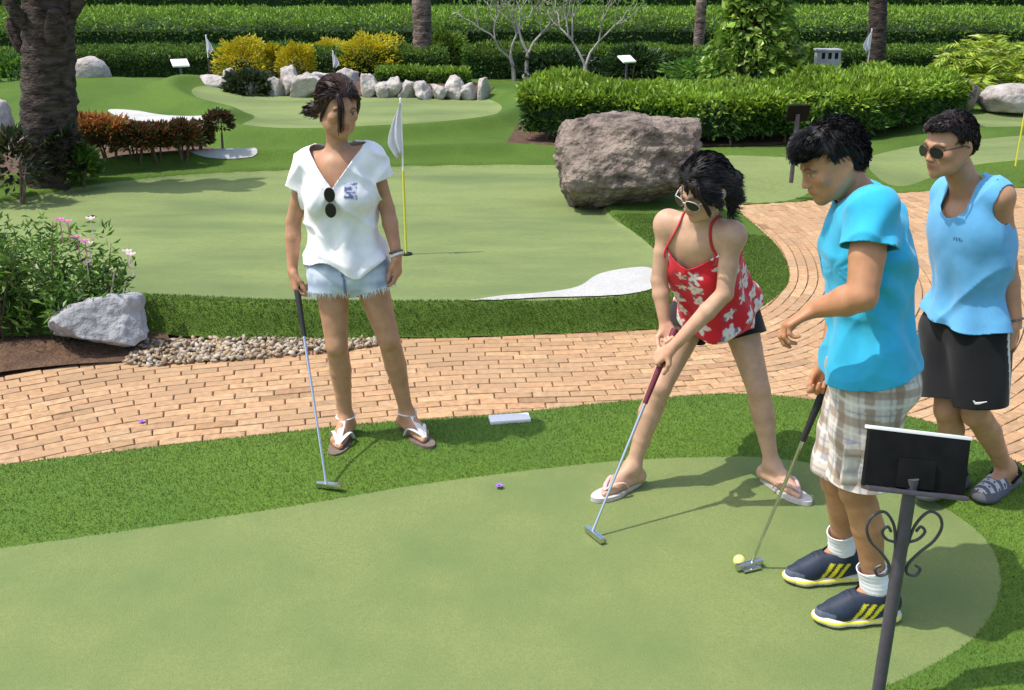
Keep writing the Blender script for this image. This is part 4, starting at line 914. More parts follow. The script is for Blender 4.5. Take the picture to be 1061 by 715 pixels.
def hair_mesh(b, F, cuts, col, flow, nstr, ln, seed, jit=.25, out=.005, name='hair', amp=.003, wd=.0016):
    v, f = F.mesh()
    v, fc = clip_multi(v, f, cuts) if cuts else (v, f)
    n = vnormals(v, fc); v = v+n*(amp*snoise(v, 55, seed)+amp*.8*snoise(v, 130, seed+2))[:, None]
    r = np.random.default_rng(seed); idx = r.integers(0, len(v), nstr); p = v[idx]; nn = n[idx]; fl = flow(p)
    d = fl-nn*(fl*nn).sum(1)[:, None]; d /= np.linalg.norm(d, axis=1)[:, None]+1e-9; d = d+r.normal(size=d.shape)*jit*.5+nn*r.uniform(-.05, jit, nstr)[:, None]; d /= np.linalg.norm(d, axis=1)[:, None]
    s = np.cross(d, nn); L = (ln*r.uniform(.5, 1.3, nstr))[:, None]; W = wd; o0 = p+nn*r.uniform(-.002, out, nstr)[:, None]
    sv = np.stack([o0-s*W, o0+s*W, o0+d*L*.55+nn*.002+s*W*.8, o0+d*L-nn*.004], 1).reshape(-1, 3); i = np.arange(nstr)*4+len(v)
    sf = np.stack([i, i+1, i+2, i+3], 1).tolist(); allf = [list(map(int, q)) for q in (fc.tolist() if isinstance(fc, np.ndarray) else fc)]+sf
    cc = np.vstack([np.tile(np.array(col)*.8, (len(v), 1)), np.repeat(np.array(col)*r.uniform(.6, 1.9, (nstr, 1)), 4, 0)])
    return mesh_obj(name, np.vstack([v, sv]), allf, MATS['hair'], b.root, cols=cc)
def sole(b, an, t, g, Ln, W, th, m, parent, side=1, back=.052):
    t = nz(V(t[0], t[1], 0)); sd_ = np.cross(t, (0, 0, 1))*side; mb = MB(); pl = []
    for a in np.linspace(0, 2*math.pi, 28, endpoint=False):
        x = math.cos(a); y = math.sin(a); w = W*(.40+.13*math.tanh(x*2.5))*(1.0 if y > 0 else .95); pl.append(an*V(1, 1, 0)+V(0, 0, g)+t*(Ln/2*x+Ln/2-back)+sd_*(y*w+.006*(x > 0)))
    mb.prism(pl, V(0, 0, th)); return mb.build('sole', MATS[m], parent)
def glasses(b, c, A, s, mframe, parent, dz=-.006):
    r, f, u = A; p = lambda x, y, z: c+(r*x+f*y+u*(z+dz))*s
    gl = MB(); ends = []
    for q in (-1, 1):
        rim = [p(q*(.034+.027*math.cos(a)), .104-.012*abs(math.cos(a))*(1 if math.cos(a) > 0 else -.2), .021*math.sin(a)-.004*math.cos(a)) for a in np.linspace(0, 2*math.pi, 22)]
        gl.tube(rim, .0017*s, 6); gl.tube([p(q*.060, .090, .008), p(q*.072, .06, .010), p(q*.082, .0, .008), p(q*.083, -.02, -.004)], .0024*s, 6)
    gl.tube([p(-.010, .106, .006), p(.010, .106, .006)], .0022*s, 6)
    o = gl.build('sunglasses', MATS[mframe], parent)
    for q in (-1, 1):
        m_ = MB(); rim = [p(q*(.034+.0265*math.cos(a)), .104-.012*abs(math.cos(a))*(1 if math.cos(a) > 0 else -.2), .0205*math.sin(a)-.004*math.cos(a)) for a in np.linspace(0, 2*math.pi, 22, endpoint=False)]
        m_.prism(rim, f*.002*s); m_.build('lens', MATS['lens'], o)
    return o
def putter(label, hp, top, hdir, grip_m='grip', grip_l=.26, yaw=None):
    hp = np.asarray(hp, float); top = np.asarray(top, float); root = empty('putter', hp, label, 'golf club', 'putters')
    hdir = nz(V(hdir[0], hdir[1], 0)); nrm = np.cross(hdir, (0, 0, 1)); neck = hp+V(0, 0, .022)
    b = MB(); b.box(hp+hdir*.012+V(0, 0, .014), (.105, .020, .022), np.array([hdir, nrm, V(0, 0, 1)]), .005); b.box(hp+hdir*.012-nrm*.012+V(0, 0, .006), (.07, .026, .008), np.array([hdir, nrm, V(0, 0, 1)]), .003); b.build('club_head', MATS['chrome'], root)
    d = nz(top-neck); L = np.linalg.norm(top-neck); b = MB(); b.tube([neck, neck+d*.05, neck+d*(L-grip_l+.02)], [.0065, .0050, .0062], 10); b.build('shaft', MATS['chrome'], root)
    b = MB(); b.tube([neck+d*(L-grip_l), neck+d*(L-grip_l*.5), top-d*.006, top], [.0095, .0120, .0140, .0115], 12); b.build('grip', MATS[grip_m], root)
    return root, d
def jit_col(v, c, a=.04, f=9, o=0): return np.array(c)*(1+a*snoise(v, f, o))[:, None]
# ------------------------------------------------------------------ woman in the white shirt
gW = .094
Y0 = 3.93
hA = fr(V(.50, -.80, -.22), V(.06, 0, 1))
ftR, ftL = V(-.16, -1, 0), V(.62, -.80, 0)
anR = D(359, 441, 3.95); anR[2] = gW+.085; anL = D(422, 434, 3.99); anL[2] = gW+.085
j = dict(P=D(361, 281, 3.95), C=D(352, 196, 3.95), N=D(350, 160, 3.96), hd=D(350, 110, 3.93), hA=hA, shR=D(319, 171, 3.98), shL=D(383, 163, 3.96), elR=D(304, 230, 4.00), wrR=D(303, 279, 3.95),
         elL=D(401, 216, 3.98), wrL=D(411, 264, 3.91), hipR=D(343, 284, 3.95), hipL=D(381, 282, 3.95), knR=D(349, 358, 3.90), knL=D(403, 352, 3.92), anR=anR, anL=anL)
gripW = D(305, 296, 3.92); hpW = G(338, 503, .075); hpW[2] = hn(*hpW[:2])+.004
shaftW = nz(hpW-gripW)
W = make_body('person', 'woman in loose white V neck shirt and frayed denim shorts standing on the turf edge', j, None, (.44, .235, .135), s=.95, head_s=.92,
    hands=dict(R=dict(d=V(.10, -.25, -.95), n=V(.85, .45, 0), th=V(.3, -.9, 0), L=.165, curls=((35, 35, 20), (60, 70, 40), (70, 75, 45), (75, 75, 45)), thumb=(.9, .35, .45)),
               L=dict(d=V(.03, -.12, -1), n=V(-.9, .3, 0), th=V(-.25, -.95, 0), L=.165, curls=((22, 28, 18), (30, 35, 22), (34, 36, 25), (38, 38, 25)), thumb=(.8, .35, .35))),
    feet=dict(R=(ftR, gW+.018, -1), L=(ftL, gW+.018, 1)))
# loose shirt
F = SDF(W.P-V(.30, .28, .28), W.N+V(.30, .26, .12), .006); torso(F, W, .014, .05); u_ = W.Ah[2]
F.cap(W.C-u_*.04, W.C*.5+W.P*.5, .126, .124, .05, flat=(W.Ah[1], 1.2)); F.cap(W.C*.5+W.P*.5, W.P+u_*.02, .124, .156, .05, flat=(W.Ah[1], 1.28)); F.ell(W.P+u_*.02+W.Ah[1]*.02, V(.164, .118, .11), W.Ah, .04); F.cap(W.P+u_*.02, W.P-u_*.10, .156, .160, .03, flat=(W.Ah[1], 1.35)); g0 = F.g.copy()
for S in 'LR':
    sh, el = getattr(W, 'sh'+S), getattr(W, 'el'+S); F.cap(sh, sh*.5+el*.5, .060, .066, .014)
hemW = lambda v: loc(W, v, 'h')[:, 2]-(.055-.040*np.exp(-((loc(W, v, 'h')[:, 0]+.05)/.07)**2)+.014*np.sin(loc(W, v, 'h')[:, 0]*24)-.02*(loc(W, v, 'h')[:, 1] < 0))
def vneck(v): q = loc(W, v); return np.maximum(-(q[:, 1]+.005), (.022+np.abs(q[:, 0]+.004)*1.38)-q[:, 2])
def nhole(v): q = loc(W, v); return np.maximum(.105-q[:, 2], np.hypot(q[:, 0]*.85, q[:, 1]-.0)-.066)
def paintW(v):
    q = loc(W, v); c = jit_col(v, (.80, .79, .80), .02, 12)
    m = (np.abs(q[:, 0]+.072) < .024) & (np.abs(q[:, 2]-.010) < .030) & (q[:, 1] > .03); pr = snoise(v, 150, 2)+.5*snoise(v, 260, 6)
    c[m & (pr > .12)] = (.10, .12, .24); c[m & (pr <= .12)] = (.52, .54, .64); return c
shirtW, vv, _ = garment(W, 'shirt', F, [hemW, vneck, nhole, arm_cut(W.shR, W.elR, .40, .12, F, g0), arm_cut(W.shL, W.elL, .40, .12, F, g0)], paintW, folds_f(W, .011, 16, 4.5, 1, -.20, .008))
# denim shorts
def shorts(b, name, t_end, r0, r1, e, paint, seed, vox=.006, k=.02, waist=.10, amp=.004, seat=.0, label=None):
    pts = np.array([b.P, b.hipR*(1-t_end)+b.knR*t_end, b.hipL*(1-t_end)+b.knL*t_end]); F = SDF(pts.min(0)-.24, pts.max(0)+.24, vox)
    r, f, u = b.Ah; F.ell(b.P, V(.158*b.s+e, .112*b.s+e, .125*b.s+e), b.Ah, k)
    for q in (-1, 1): F.ell(b.P-f*.052*b.s+r*q*.068*b.s-u*.045*b.s, V(.082, .078, .085)*b.s+e, b.Ah, .03)
    for S in 'LR':
        hp, kn = getattr(b, 'hip'+S), getattr(b, 'kn'+S); F.cap(hp, hp+(kn-hp)*(t_end+.08), r0, r1, k)
    def hem(v):
        out = []
        for S in 'LR':
            hp, kn = getattr(b, 'hip'+S), getattr(b, 'kn'+S); d = kn-hp; L = np.linalg.norm(d); q = v-hp; t = q@d/L/L
            out.append((np.linalg.norm(q-np.clip(t, 0, 1)[:, None]*d, axis=1), t_end-t))
        return np.where(out[0][0] < out[1][0], out[0][1], out[1][1])
    def fold(v):
        q = loc(b, v, 'h'); return amp*snoise(np.stack([q[:, 0]*8, q[:, 1]*8, q[:, 2]*26], 1), 1, seed)+amp*.7*snoise(np.stack([q[:, 0]*30, q[:, 1]*30, q[:, 2]*6], 1), 1, seed+5)
    return garment(b, name, F, [hem, lambda v: waist-loc(b, v, 'h')[:, 2]], paint, fold, label=label)+(hem,)
def denim(v):
    q = loc(W, v, 'h'); w = snoise(np.stack([q[:, 0]*14, q[:, 1]*14, q[:, 2]*60], 1), 1, 3)*.5+.5*snoise(v, 70, 8); w = np.clip(.5+w*.6, 0, 1)[:, None]
    c = V(.20, .27, .40)*(1-w)+V(.62, .68, .76)*w; seam = (np.abs(q[:, 0]) < .006)[:, None]; return np.where(seam, V(.14, .18, .28), c)
_, v, fc, hemf = shorts(W, 'shorts', .23, .094, .098, .012, denim, 2)
mb = MB(); r = np.random.default_rng(5); hm = np.abs(hemf(v)); ring = v[hm < .006]; cen = W.P
for p in ring[r.integers(0, len(ring), 420)]:
    d = V(r.normal()*.25, r.normal()*.25, -1); e = p+nz(d)*r.uniform(.012, .032); s_ = V(.0014, .0008, 0); o_ = (p-V(W.P[0], W.P[1], p[2]))*.015; mb.add([p-s_+V(0, 0, .006)+o_, p+s_+V(0, 0, .006)+o_, e+o_], [[0, 1, 2]])
mat('thread', (.72, .74, .78), rough=.9); o = mesh_obj('frayed_hem', mb.v, mb.f, MATS['thread'], W.root, smooth=False); o['kind'] = 'stuff'
# hair: parted cap, loose strand over the face, low bun
c, A = W.hd, W.hA; p = lambda x, y, z: c+(A[0]*x+A[1]*y+A[2]*z)*.92
F = SDF(c-.17, c+.17, .004); F.ell(p(0, -.016, .039), V(.078, .0935, .083), A, .01); F.ell(p(0, -.055, -.01), V(.067, .056, .065), A, .03)
F.ell(p(.060, -.092, -.045), V(.032, .032, .032), A, .010); F.ell(p(.088, -.100, -.058), V(.020, .020, .020), A, .01)
F.cap(p(.062, .02, .03), p(.078, -.03, -.03), .022, .018, .02); F.cap(p(-.066, .02, .03), p(-.078, -.03, -.03), .020, .016, .02)
def face_open(v): q = (v-c)@A.T; return np.maximum(-(q[:, 1]-.028-.25*np.maximum(0, q[:, 2]-.03)), (q[:, 2]-.062+.25*np.abs(q[:, 0])))
hair_mesh(W, F, [face_open], (.030, .014, .011), lambda q: np.tile(-A[1]-.6*A[2], (len(q), 1)), 2000, .035, 3, jit=.05, out=.002, amp=.0012, wd=.0008)
mb = MB(); r = np.random.default_rng(8)
for i in range(15):
    o = r.normal(size=3)*V(.003, .002, .003); x = r.normal()*.004; pts = smooth_curve([p(.036+x*.6, .072, .072)+o, p(.034+x, .097, .035)+o, p(.033+x, .104, -.01)+o, p(.029+x, .104, -.05)+o, p(.028+x, .100, -.072-r.uniform(0, .02))+o], 4)
    mb.tube(pts, np.linspace(.0030, .0010, len(pts)), 5)
for q in (-1, 1):
    for i in range(12):
        o = r.normal(size=3)*.004; pts = smooth_curve([p(q*.055, .050, .060)+o, p(q*.074, .038, .02)+o, p(q*.078, .020, -.025)+o, p(q*.074, .008, -.06)+o], 4); mb.tube(pts, np.linspace(.003, .0012, len(pts)), 5)
mat('strand', (.022, .012, .010), (.045, .022, .018), rough=.5, scale=60, spec=.3)
o = mesh_obj('hair_strand', mb.v, mb.f, MATS['strand'], W.root); o['kind'] = 'stuff'
# sandals with white thong straps, necklace, bracelets
def thong(b, an, t, g, side, msole, mstrap, ankle=True, wst=.009):
    s_ = sole(b, an, t, g, .262, .098, .018, msole, b.root, side); s_.name = 'sandal'; t = nz(V(t[0], t[1], 0)); sd_ = np.cross(t, (0, 0, 1))*side; k = lambda x, y, z: V(an[0], an[1], g+.018)+t*x+sd_*y+V(0, 0, z)
    mb = MB(); knot = k(.155, .012, .020)
    for q in (-1, 1): mb.tube(smooth_curve([knot, k(.120, .012+q*.022, .044), k(.075, q*.040+.004, .040), k(.050, q*.047, .002)], 5), wst, 7, flat=.35)
    mb.tube([k(.155, .012, -.01), knot+V(0, 0, .004)], .005, 6)
    if ankle:
        mb.tube(smooth_curve([knot, k(.12, .010, .048), k(.07, .004, .066), k(.035, 0, .088)], 5), wst*1.5, 7, flat=.3)
        mb.tube([k(.002+.040*math.cos(a), .038*math.sin(a), .082) for a in np.linspace(0, 2*math.pi, 20)], .006, 7, flat=.5)
    mb.build('strap', MATS[mstrap], s_); return s_
thong(W, W.anR, ftR, gW, -1, 'sole_tan', 'strap_white'); thong(W, W.anL, ftL, gW, 1, 'sole_tan', 'strap_white')
def ringband(b, c, d, rad, tr, m, name, label=None):
    d = nz(d); a = nz(np.cross(d, (0.3, 1, .2))); e = np.cross(d, a); mb = MB(); mb.tube([c+(a*math.cos(t)+e*math.sin(t))*rad for t in np.linspace(0, 2*math.pi, 20)], tr, 6); return mb.build(name, MATS[m], b.root)
dw = nz(W.wrL-W.elL); ringband(W, W.wrL-dw*.012, dw, .0265, .0045, 'bead_dark', 'bracelet'); ringband(W, W.wrL+dw*.002, dw+V(.2, 0, 0), .0270, .0055, 'strap_white', 'bracelet')
# folded sunglasses hooked in the neckline
q0 = W.C+W.Ac[2]*.010+W.Ac[1]*.146+W.Ac[0]*.004
root = empty('sunglasses', q0, 'dark sunglasses hooked in the neckline of the white shirt', 'sunglasses'); mb = MB(); rr, ff, uu = W.Ac
ffd = ff; ctr = []
for q in (-1, 1):
    cc_ = q0+uu*(-.034-q*.030)+ff*(.008+.002*q)-rr*.002; mb.tube([cc_+uu*.027*math.cos(a)+rr*.020*math.sin(a) for a in np.linspace(0, 2*math.pi, 20)], .0025, 6); ctr.append(cc_)
mb.tube([q0+uu*.006+ff*-.01, q0+uu*.012+rr*.004, q0-uu*.06+ff*-.004+rr*.006], .0024, 6); mb.build('frame', MATS['frame_dark'], root)
for cc_ in ctr:
    m_ = MB(); m_.prism([cc_+uu*.026*math.cos(a)+rr*.019*math.sin(a) for a in np.linspace(0, 2*math.pi, 18, endpoint=False)], ff*.003); m_.build('lens', MATS['lens'], root)
putter('putter in the right hand of the woman in white', hpW, gripW-shaftW*.045+V(.008, .004, 0), V(.95, -.15, 0))
# ------------------------------------------------------------------ woman in the red floral top, bent over her putter
gK = .047
hA = fr(V(-.74, -.50, -.46), V(-.10, -.25, 1))
ftR, ftL = V(-.75, -.50, 0), V(.55, -.75, 0)
anR = D(655, 492, 3.58); anR[2] = gK+.085; anL = D(799, 490, 3.60); anL[2] = gK+.085
hpK = G(614, 556, .047); gripK = D(692, 360, 3.45); aK = nz(hpK-gripK); 
def grip_hand(gp, a, fore, nside, L=.165):
    """wrist for a fist round the line through gp along a; fore: forearm direction"""
    d = nz(fore-a*(fore@a)*.45); d = nz(d); n = np.cross(a, d); n = n if n@nside > 0 else -n; n = nz(n-d*(n@d)); s = L/.18
    return gp-d*.072*s-n*.027*s, d, n
j = dict(P=D(743, 314, 3.80), C=D(726, 262, 3.58), N=D(727, 224, 3.50), hd=D(729, 194, 3.43), hA=hA, shR=D(692, 232, 3.58), shL=D(758, 244, 3.44), elR=D(683, 290, 3.56), elL=D(751, 304, 3.40),
         hipR=D(718, 324, 3.77), hipL=D(764, 326, 3.79), knR=D(684, 400, 3.61), knL=D(786, 404, 3.66), anR=anR, anL=anL)
wR, dR, nR = grip_hand(gripK+aK*-.035, aK, D(692, 350, 3.45)-j['elR'], V(.6, -.8, 0)); wL, dL, nL = grip_hand(gripK+aK*.045, aK, D(690, 368, 3.45)-j['elL'], V(-.3, .9, 0))
j.update(wrR=wR, wrL=wL, eyes=False)
gripc = ((70, 80, 50), (75, 82, 55), (78, 85, 55), (80, 85, 55))
K = make_body('person', 'woman in red floral camisole and dark shorts bending over her putter', j, None, (.52, .315, .205), s=.95, head_s=.90,
    hands=dict(R=dict(d=dR, n=nR, th=aK, L=.16, curls=gripc, thumb=(.5, .8, .35)), L=dict(d=dL, n=nL, th=aK, L=.16, curls=gripc, thumb=(.5, .8, .35))),
    feet=dict(R=(ftR, gK+.014, -1), L=(ftL, gK+.014, 1)))
F = SDF(np.minimum(K.P, K.N)-V(.30, .30, .34), np.maximum(K.P, K.N)+V(.30, .30, .10), .0055); torso(F, K, .010, .05)
rH, fH, uH = K.Ah; F.cap(K.C-uH*.03, K.P+fH*.04-uH*.005, .126, .152, .05, flat=(fH, 1.25)); F.cap(K.C-uH*.10+fH*.05, K.P+fH*.10+V(0, 0, -.10), .10, .135, .05); F.cap(K.P+fH*.03, K.P+fH*.04+V(0, 0, -.12), .142, .156, .04, flat=(fH, 1.3))
hemK = lambda v: v[:, 2]-(K.P[2]-.065+.010*np.sin(v[:, 0]*30)+.03*(v[:, 0]-K.P[0]))
def topK(v): q = loc(K, v); return np.where(q[:, 1] > -.02, (.052+.040*(np.abs(q[:, 0])/.09)**2)-q[:, 2], (.02)-q[:, 2])
def floral(v):
    q = loc(K, v); c = jit_col(v, (.62, .022, .035), .06, 12); r = np.random.default_rng(77); cell = .078
    uv = np.stack([np.arctan2(q[:, 0], q[:, 1])*.135+.006*snoise(v, 60, 3), q[:, 2]+.006*snoise(v, 60, 7)], 1)
    ij = np.floor(uv/cell).astype(int); best = np.full(len(v), 9.); ang = np.zeros(len(v)); hid = np.zeros(len(v))
    for di in (-1, 0, 1):
        for dj in (-1, 0, 1):
            k = ij+[di, dj]; h = np.sin(k[:, 0]*127.1+k[:, 1]*311.7)*43758.5; h1 = h-np.floor(h); h2 = (h*7.3)-np.floor(h*7.3)
            ctr = (k+np.stack([.25+.5*h1, .25+.5*h2], 1))*cell; dd = uv-ctr; dist = np.hypot(dd[:, 0], dd[:, 1]); m = dist < best; best = np.where(m, dist, best); ang = np.where(m, np.arctan2(dd[:, 1], dd[:, 0])+h1*6, ang); hid = np.where(m, h1, hid)
    pet = best < (.022+.008*np.cos(ang*5)+.004*snoise(v, 140, 1))*(.65+.6*hid); c[pet] = (.78, .70, .68)
    c[pet & (best < .006)] = (.70, .50, .18); lf = (best > .016) & (best < .027) & (np.cos(ang*2+hid*9) > .88); c[lf] = (.20, .16, .22)
    return c
garment(K, 'camisole', F, [hemK, topK, lambda v: np.minimum(np.linalg.norm(v-K.shR, axis=1)-.062, np.linalg.norm(v-K.shL, axis=1)-.062)], floral, folds_f(K, .009, 15, 4.5, 6, -.22, .010))
for q, sh in ((1, K.shR), (-1, K.shL)):
    mb = MB(); rc, fc_, uc = K.Ac; g_ = smooth_curve([K.C+rc*q*.082+fc_*.12+uc*.075, K.C+rc*q*.088+fc_*.10+uc*.11, K.C*.4+sh*.6+uc*.09-rc*q*.012+fc_*.03, K.C*.4+sh*.6+uc*.09-rc*q*.014-fc_*.04, K.C+rc*q*.085-fc_*.10+uc*.10, K.C+rc*q*.07-fc_*.12+uc*.01], 6)
    g_ = K.F.drape(g_, .004, 14); mb.tube(g_, .0055, 6, flat=.45); mb.build('shoulder_strap', MATS['strap_red'], K.root)
shorts(K, 'shorts', .30, .090, .096, .010, lambda v: jit_col(v, (.020, .018, .018), .1), 4)
c, A = K.hd, K.hA; p = lambda x, y, z: c+(A[0]*x+A[1]*y+A[2]*z)*.90
F = SDF(c-.20, c+.20, .004); F.ell(p(0, -.016, .040), V(.079, .094, .084), A, .01); F.ell(p(0, -.065, -.005), V(.071, .056, .072), A, .03)
pq = p(-.01, -.095, .010); F.chain([pq, pq+V(.035, .01, -.03), pq+V(.050, .012, -.085), pq+V(.048, .005, -.145)], [.036, .036, .030, .012], .02)
F.cap(p(-.068, .030, .045), p(-.083, .015, -.035), .022, .016, .02); F.cap(p(.066, .02, .03), p(.078, -.03, -.03), .020, .016, .02)
F.cap(p(-.04, .075, .068), p(-.074, .055, .005), .018, .013, .02)
def face_k(v): q = (v-c)@A.T; return np.maximum(-(q[:, 1]-.030-.2*np.maximum(0, q[:, 2]-.03)+.55*np.maximum(0, -q[:, 0]-.045)*0), (q[:, 2]-.060+.2*np.abs(q[:, 0])))
hair_mesh(K, F, [lambda v: np.maximum(face_k(v), (-(v-c)@A[0])-.052)], (.010, .0075, .0075), lambda q: np.tile(-A[1]-.7*A[2]-.2*A[0], (len(q), 1)), 2200, .04, 5, jit=.05, out=.002, amp=.0012, wd=.0008)
mb = MB(); r = np.random.default_rng(18)
for i in range(34):
    o = r.normal(size=3)*.005; x = r.uniform(-.02, .02); pts = smooth_curve([p(-.03+x, .075, .080)+o, p(-.052+x*.6, .084, .045)+o, p(-.066+x*.4, .072, .0)+o, p(-.072, .058, -.05-r.uniform(0, .03))+o], 4); mb.tube(pts, np.linspace(.0032, .001, len(pts)), 5)
o = mesh_obj('hair_strand', mb.v, mb.f, MATS['strand'], K.root); o['kind'] = 'stuff'
glasses(K, c, A, .92, 'frame_pale', K.root)
thong(K, K.anR, ftR, gK, -1, 'sole_pale', 'strap_pink', False, .007); thong(K, K.anL, ftL, gK, 1, 'sole_pale', 'strap_pink', False, .007)
putter('putter held in both hands by the bending woman', hpK+V(0, 0, .002), gripK-aK*.075, V(.5, -.85, 0), 'grip_red', .30)
# ------------------------------------------------------------------ boy in the blue T-shirt
gB = .047
hA = fr(V(-.90, -.08, -.46), V(-.35, 0, 1))
anR = D(872, 578, 2.93); anR[2] = gB+.10; anL = D(908, 612, 2.70); anL[2] = gB+.10; ftR, ftL = V(-1, -.12, 0), V(-1, -.10, 0)
hpB = G(779, 588, .047); gripB = D(852, 408, 2.93); aB = nz(hpB-gripB)
j = dict(P=D(899, 372, 2.80), C=D(899, 262, 2.80), N=D(893, 201, 2.80), hd=D(862, 166, 2.80), hA=hA, shL=D(904, 222, 2.62), shR=D(893, 212, 2.97), elL=D(893, 307, 2.53), wrL=D(843, 321, 2.62),
         elR=D(876, 310, 3.02), wrR=D(857, 374, 2.95), hipL=D(905, 386, 2.72), hipR=D(900, 380, 2.88), knL=D(888, 508, 2.70), knR=D(868, 498, 2.88), anR=anR, anL=anL)
B = make_body('person', 'boy in bright blue T-shirt and plaid cargo shorts with yellow striped shoes', j, None, (.44, .215, .11), s=.97, male=True, head_s=.90,
    hands=dict(L=dict(d=V(-.80, .05, -.55), n=V(-.35, -.1, -.9), th=V(-.1, 1, .1), L=.17, curls=((30, 45, 30), (35, 50, 35), (45, 55, 40), (55, 60, 40)), thumb=(.8, .45, .3)),
               R=dict(d=V(-.12, -.05, -1), n=V(-.35, -.9, 0), th=V(-.9, .3, 0), L=.17, curls=((55, 65, 40), (65, 75, 45), (70, 78, 50), (75, 80, 50)), thumb=(.9, .35, .4))),
    feet=dict(R=(ftR, gB+.02, 0), L=(ftL, gB+.02, 0)))
F = SDF(B.P-V(.30, .34, .36), B.N+V(.28, .34, .12), .006); torso(F, B, .010, .05); uB = B.Ah[2]
F.cap(B.C-uB*.03, B.P-uB*.17, .146, .170, .05, flat=(B.Ah[1], 1.38))
for S in 'LR': F.cap(getattr(B, 'hip'+S)+uB*.05, getattr(B, 'hip'+S)*.72+getattr(B, 'kn'+S)*.28, .121, .134, .05)
g0 = F.g.copy()
for S in 'LR':
    sh, el = getattr(B, 'sh'+S), getattr(B, 'el'+S); F.cap(sh, sh*.45+el*.55, .072, .074, .014)
hemB = lambda v: v[:, 2]-(B.P[2]-.005+.008*np.sin(v[:, 0]*26+v[:, 1]*11)+.18*(v[:, 0]-B.P[0]))
nholeB = lambda v: np.maximum(.150-loc(B, v)[:, 2], np.linalg.norm(np.cross(v-B.N, nz(B.hd-B.N)), axis=1)-.066)
def foldB(v):
    w = folds_f(B, .011, 14, 4.5, 9, -.27, .010)(v); q = v-V(B.elL[0]-.02, B.elL[1], B.elL[2]+.02); rr = np.hypot(q[:, 0], q[:, 2]); a = np.arctan2(q[:, 2], q[:, 0])
    return w+.007*np.sin(a*11+3*rr/.1)*np.exp(-((rr-.16)/.10)**2)
garment(B, 'shirt', F, [hemB, nholeB, arm_cut(B.shL, B.elL, .40, .14, F, g0), arm_cut(B.shR, B.elR, .40, .14, F, g0)], lambda v: jit_col(v, (.035, .385, .60), .05, 8), foldB)
def plaid(v):
    q = loc(B, v, 'h'); leg = np.where(q[:, 0] > 0, 1, -1); a = np.arctan2(q[:, 1]-0, q[:, 0]*leg-.09)*.10; z = v[:, 2]-.02*q[:, 1]
    c = np.tile(V(.62, .54, .47), (len(v), 1))
    def st(t, per, lo, hi, cc, w): m = ((t/per) % 1 > lo) & ((t/per) % 1 < hi); c[m] = c[m]*(1-w)+V(*cc)*w
    st(a, .085, .0, .30, (.24, .15, .10), .65); st(a, .085, .45, .52, (.12, .16, .28), .5); st(a, .085, .70, .78, (.75, .72, .70), .6)
    st(z, .095, .0, .28, (.26, .16, .11), .6); st(z, .095, .45, .51, (.15, .18, .30), .5); st(z, .095, .70, .80, (.78, .74, .70), .6)
    return c*(1+.08*snoise(v, 40, 1))[:, None]
_, v, fc, hemf = shorts(B, 'shorts', .92, .105, .098, .016, plaid, 8, amp=.010)
# cargo pocket on the near leg
hp, kn = B.hipL, B.knL; d = nz(kn-hp); ctr = hp+(kn-hp)*.68+V(-.052, -.086, 0); mb = MB(); ax = np.array([nz(np.cross(d, (0, 1, 0))), V(0, 1, 0), d]); ctr = ctr+V(.018, .012, 0); mb.box(ctr, (.098, .020, .13), ax, .008); mb.box(ctr-d*.054-V(0, .005, 0), (.104, .016, .042), ax, .006)
bm = bmesh.new(); 
for q in mb.v: bm.verts.new(q)
bm.verts.ensure_lookup_table()
for q in mb.f: bm.faces.new([bm.verts[i] for i in q])
bmesh.ops.subdivide_edges(bm, edges=bm.edges[:], cuts=5, use_grid_fill=True); bm.verts.index_update(); pv = np.array([q.co[:] for q in bm.verts]); pf = [[q.index for q in f.verts] for f in bm.faces]; bm.free()
pv = pv+V(0, -1, 0)*(.003*snoise(pv, 40, 4))[:, None]; mesh_obj('pocket', pv, pf, MATS['cloth'], B.root, cols=np.clip(plaid(pv)*.97, 0, 1))
c, A = B.hd, B.hA; p = lambda x, y, z: c+(A[0]*x+A[1]*y+A[2]*z)*.9
F = SDF(c-.18, c+.18, .004); F.ell(p(0, -.014, .040), V(.076, .091, .081), A, .01); F.ell(p(0, -.058, -.003), V(.069, .044, .055), A, .03); F.ell(p(0, .056, .084), V(.052, .042, .033), A, .03); F.ell(p(0, .086, .066), V(.044, .022, .024), A, .02)
def face_b(v): q = (v-c)@A.T; return np.maximum(-(q[:, 1]-.022-.6*np.maximum(0, q[:, 2]-.035)), q[:, 2]-.048)
def ear_b(v): q = (v-c)@A.T; return np.maximum(q[:, 2]+.0-.016-.35*np.maximum(-q[:, 1]-.03, 0)*0, -(q[:, 1]+.032))
def nape(v): q = (v-c)@A.T; return q[:, 2]+.055
def flowB(q): w = (q-c)@A.T; return np.where((w[:, 1] > .02)[:, None], A[1]-.5*A[2], -A[2]*1-.3*A[1])
hair_mesh(B, F, [face_b, ear_b, nape], (.010, .0085, .009), flowB, 3200, .022, 7, jit=.40, out=.003, amp=.002, wd=.0009)
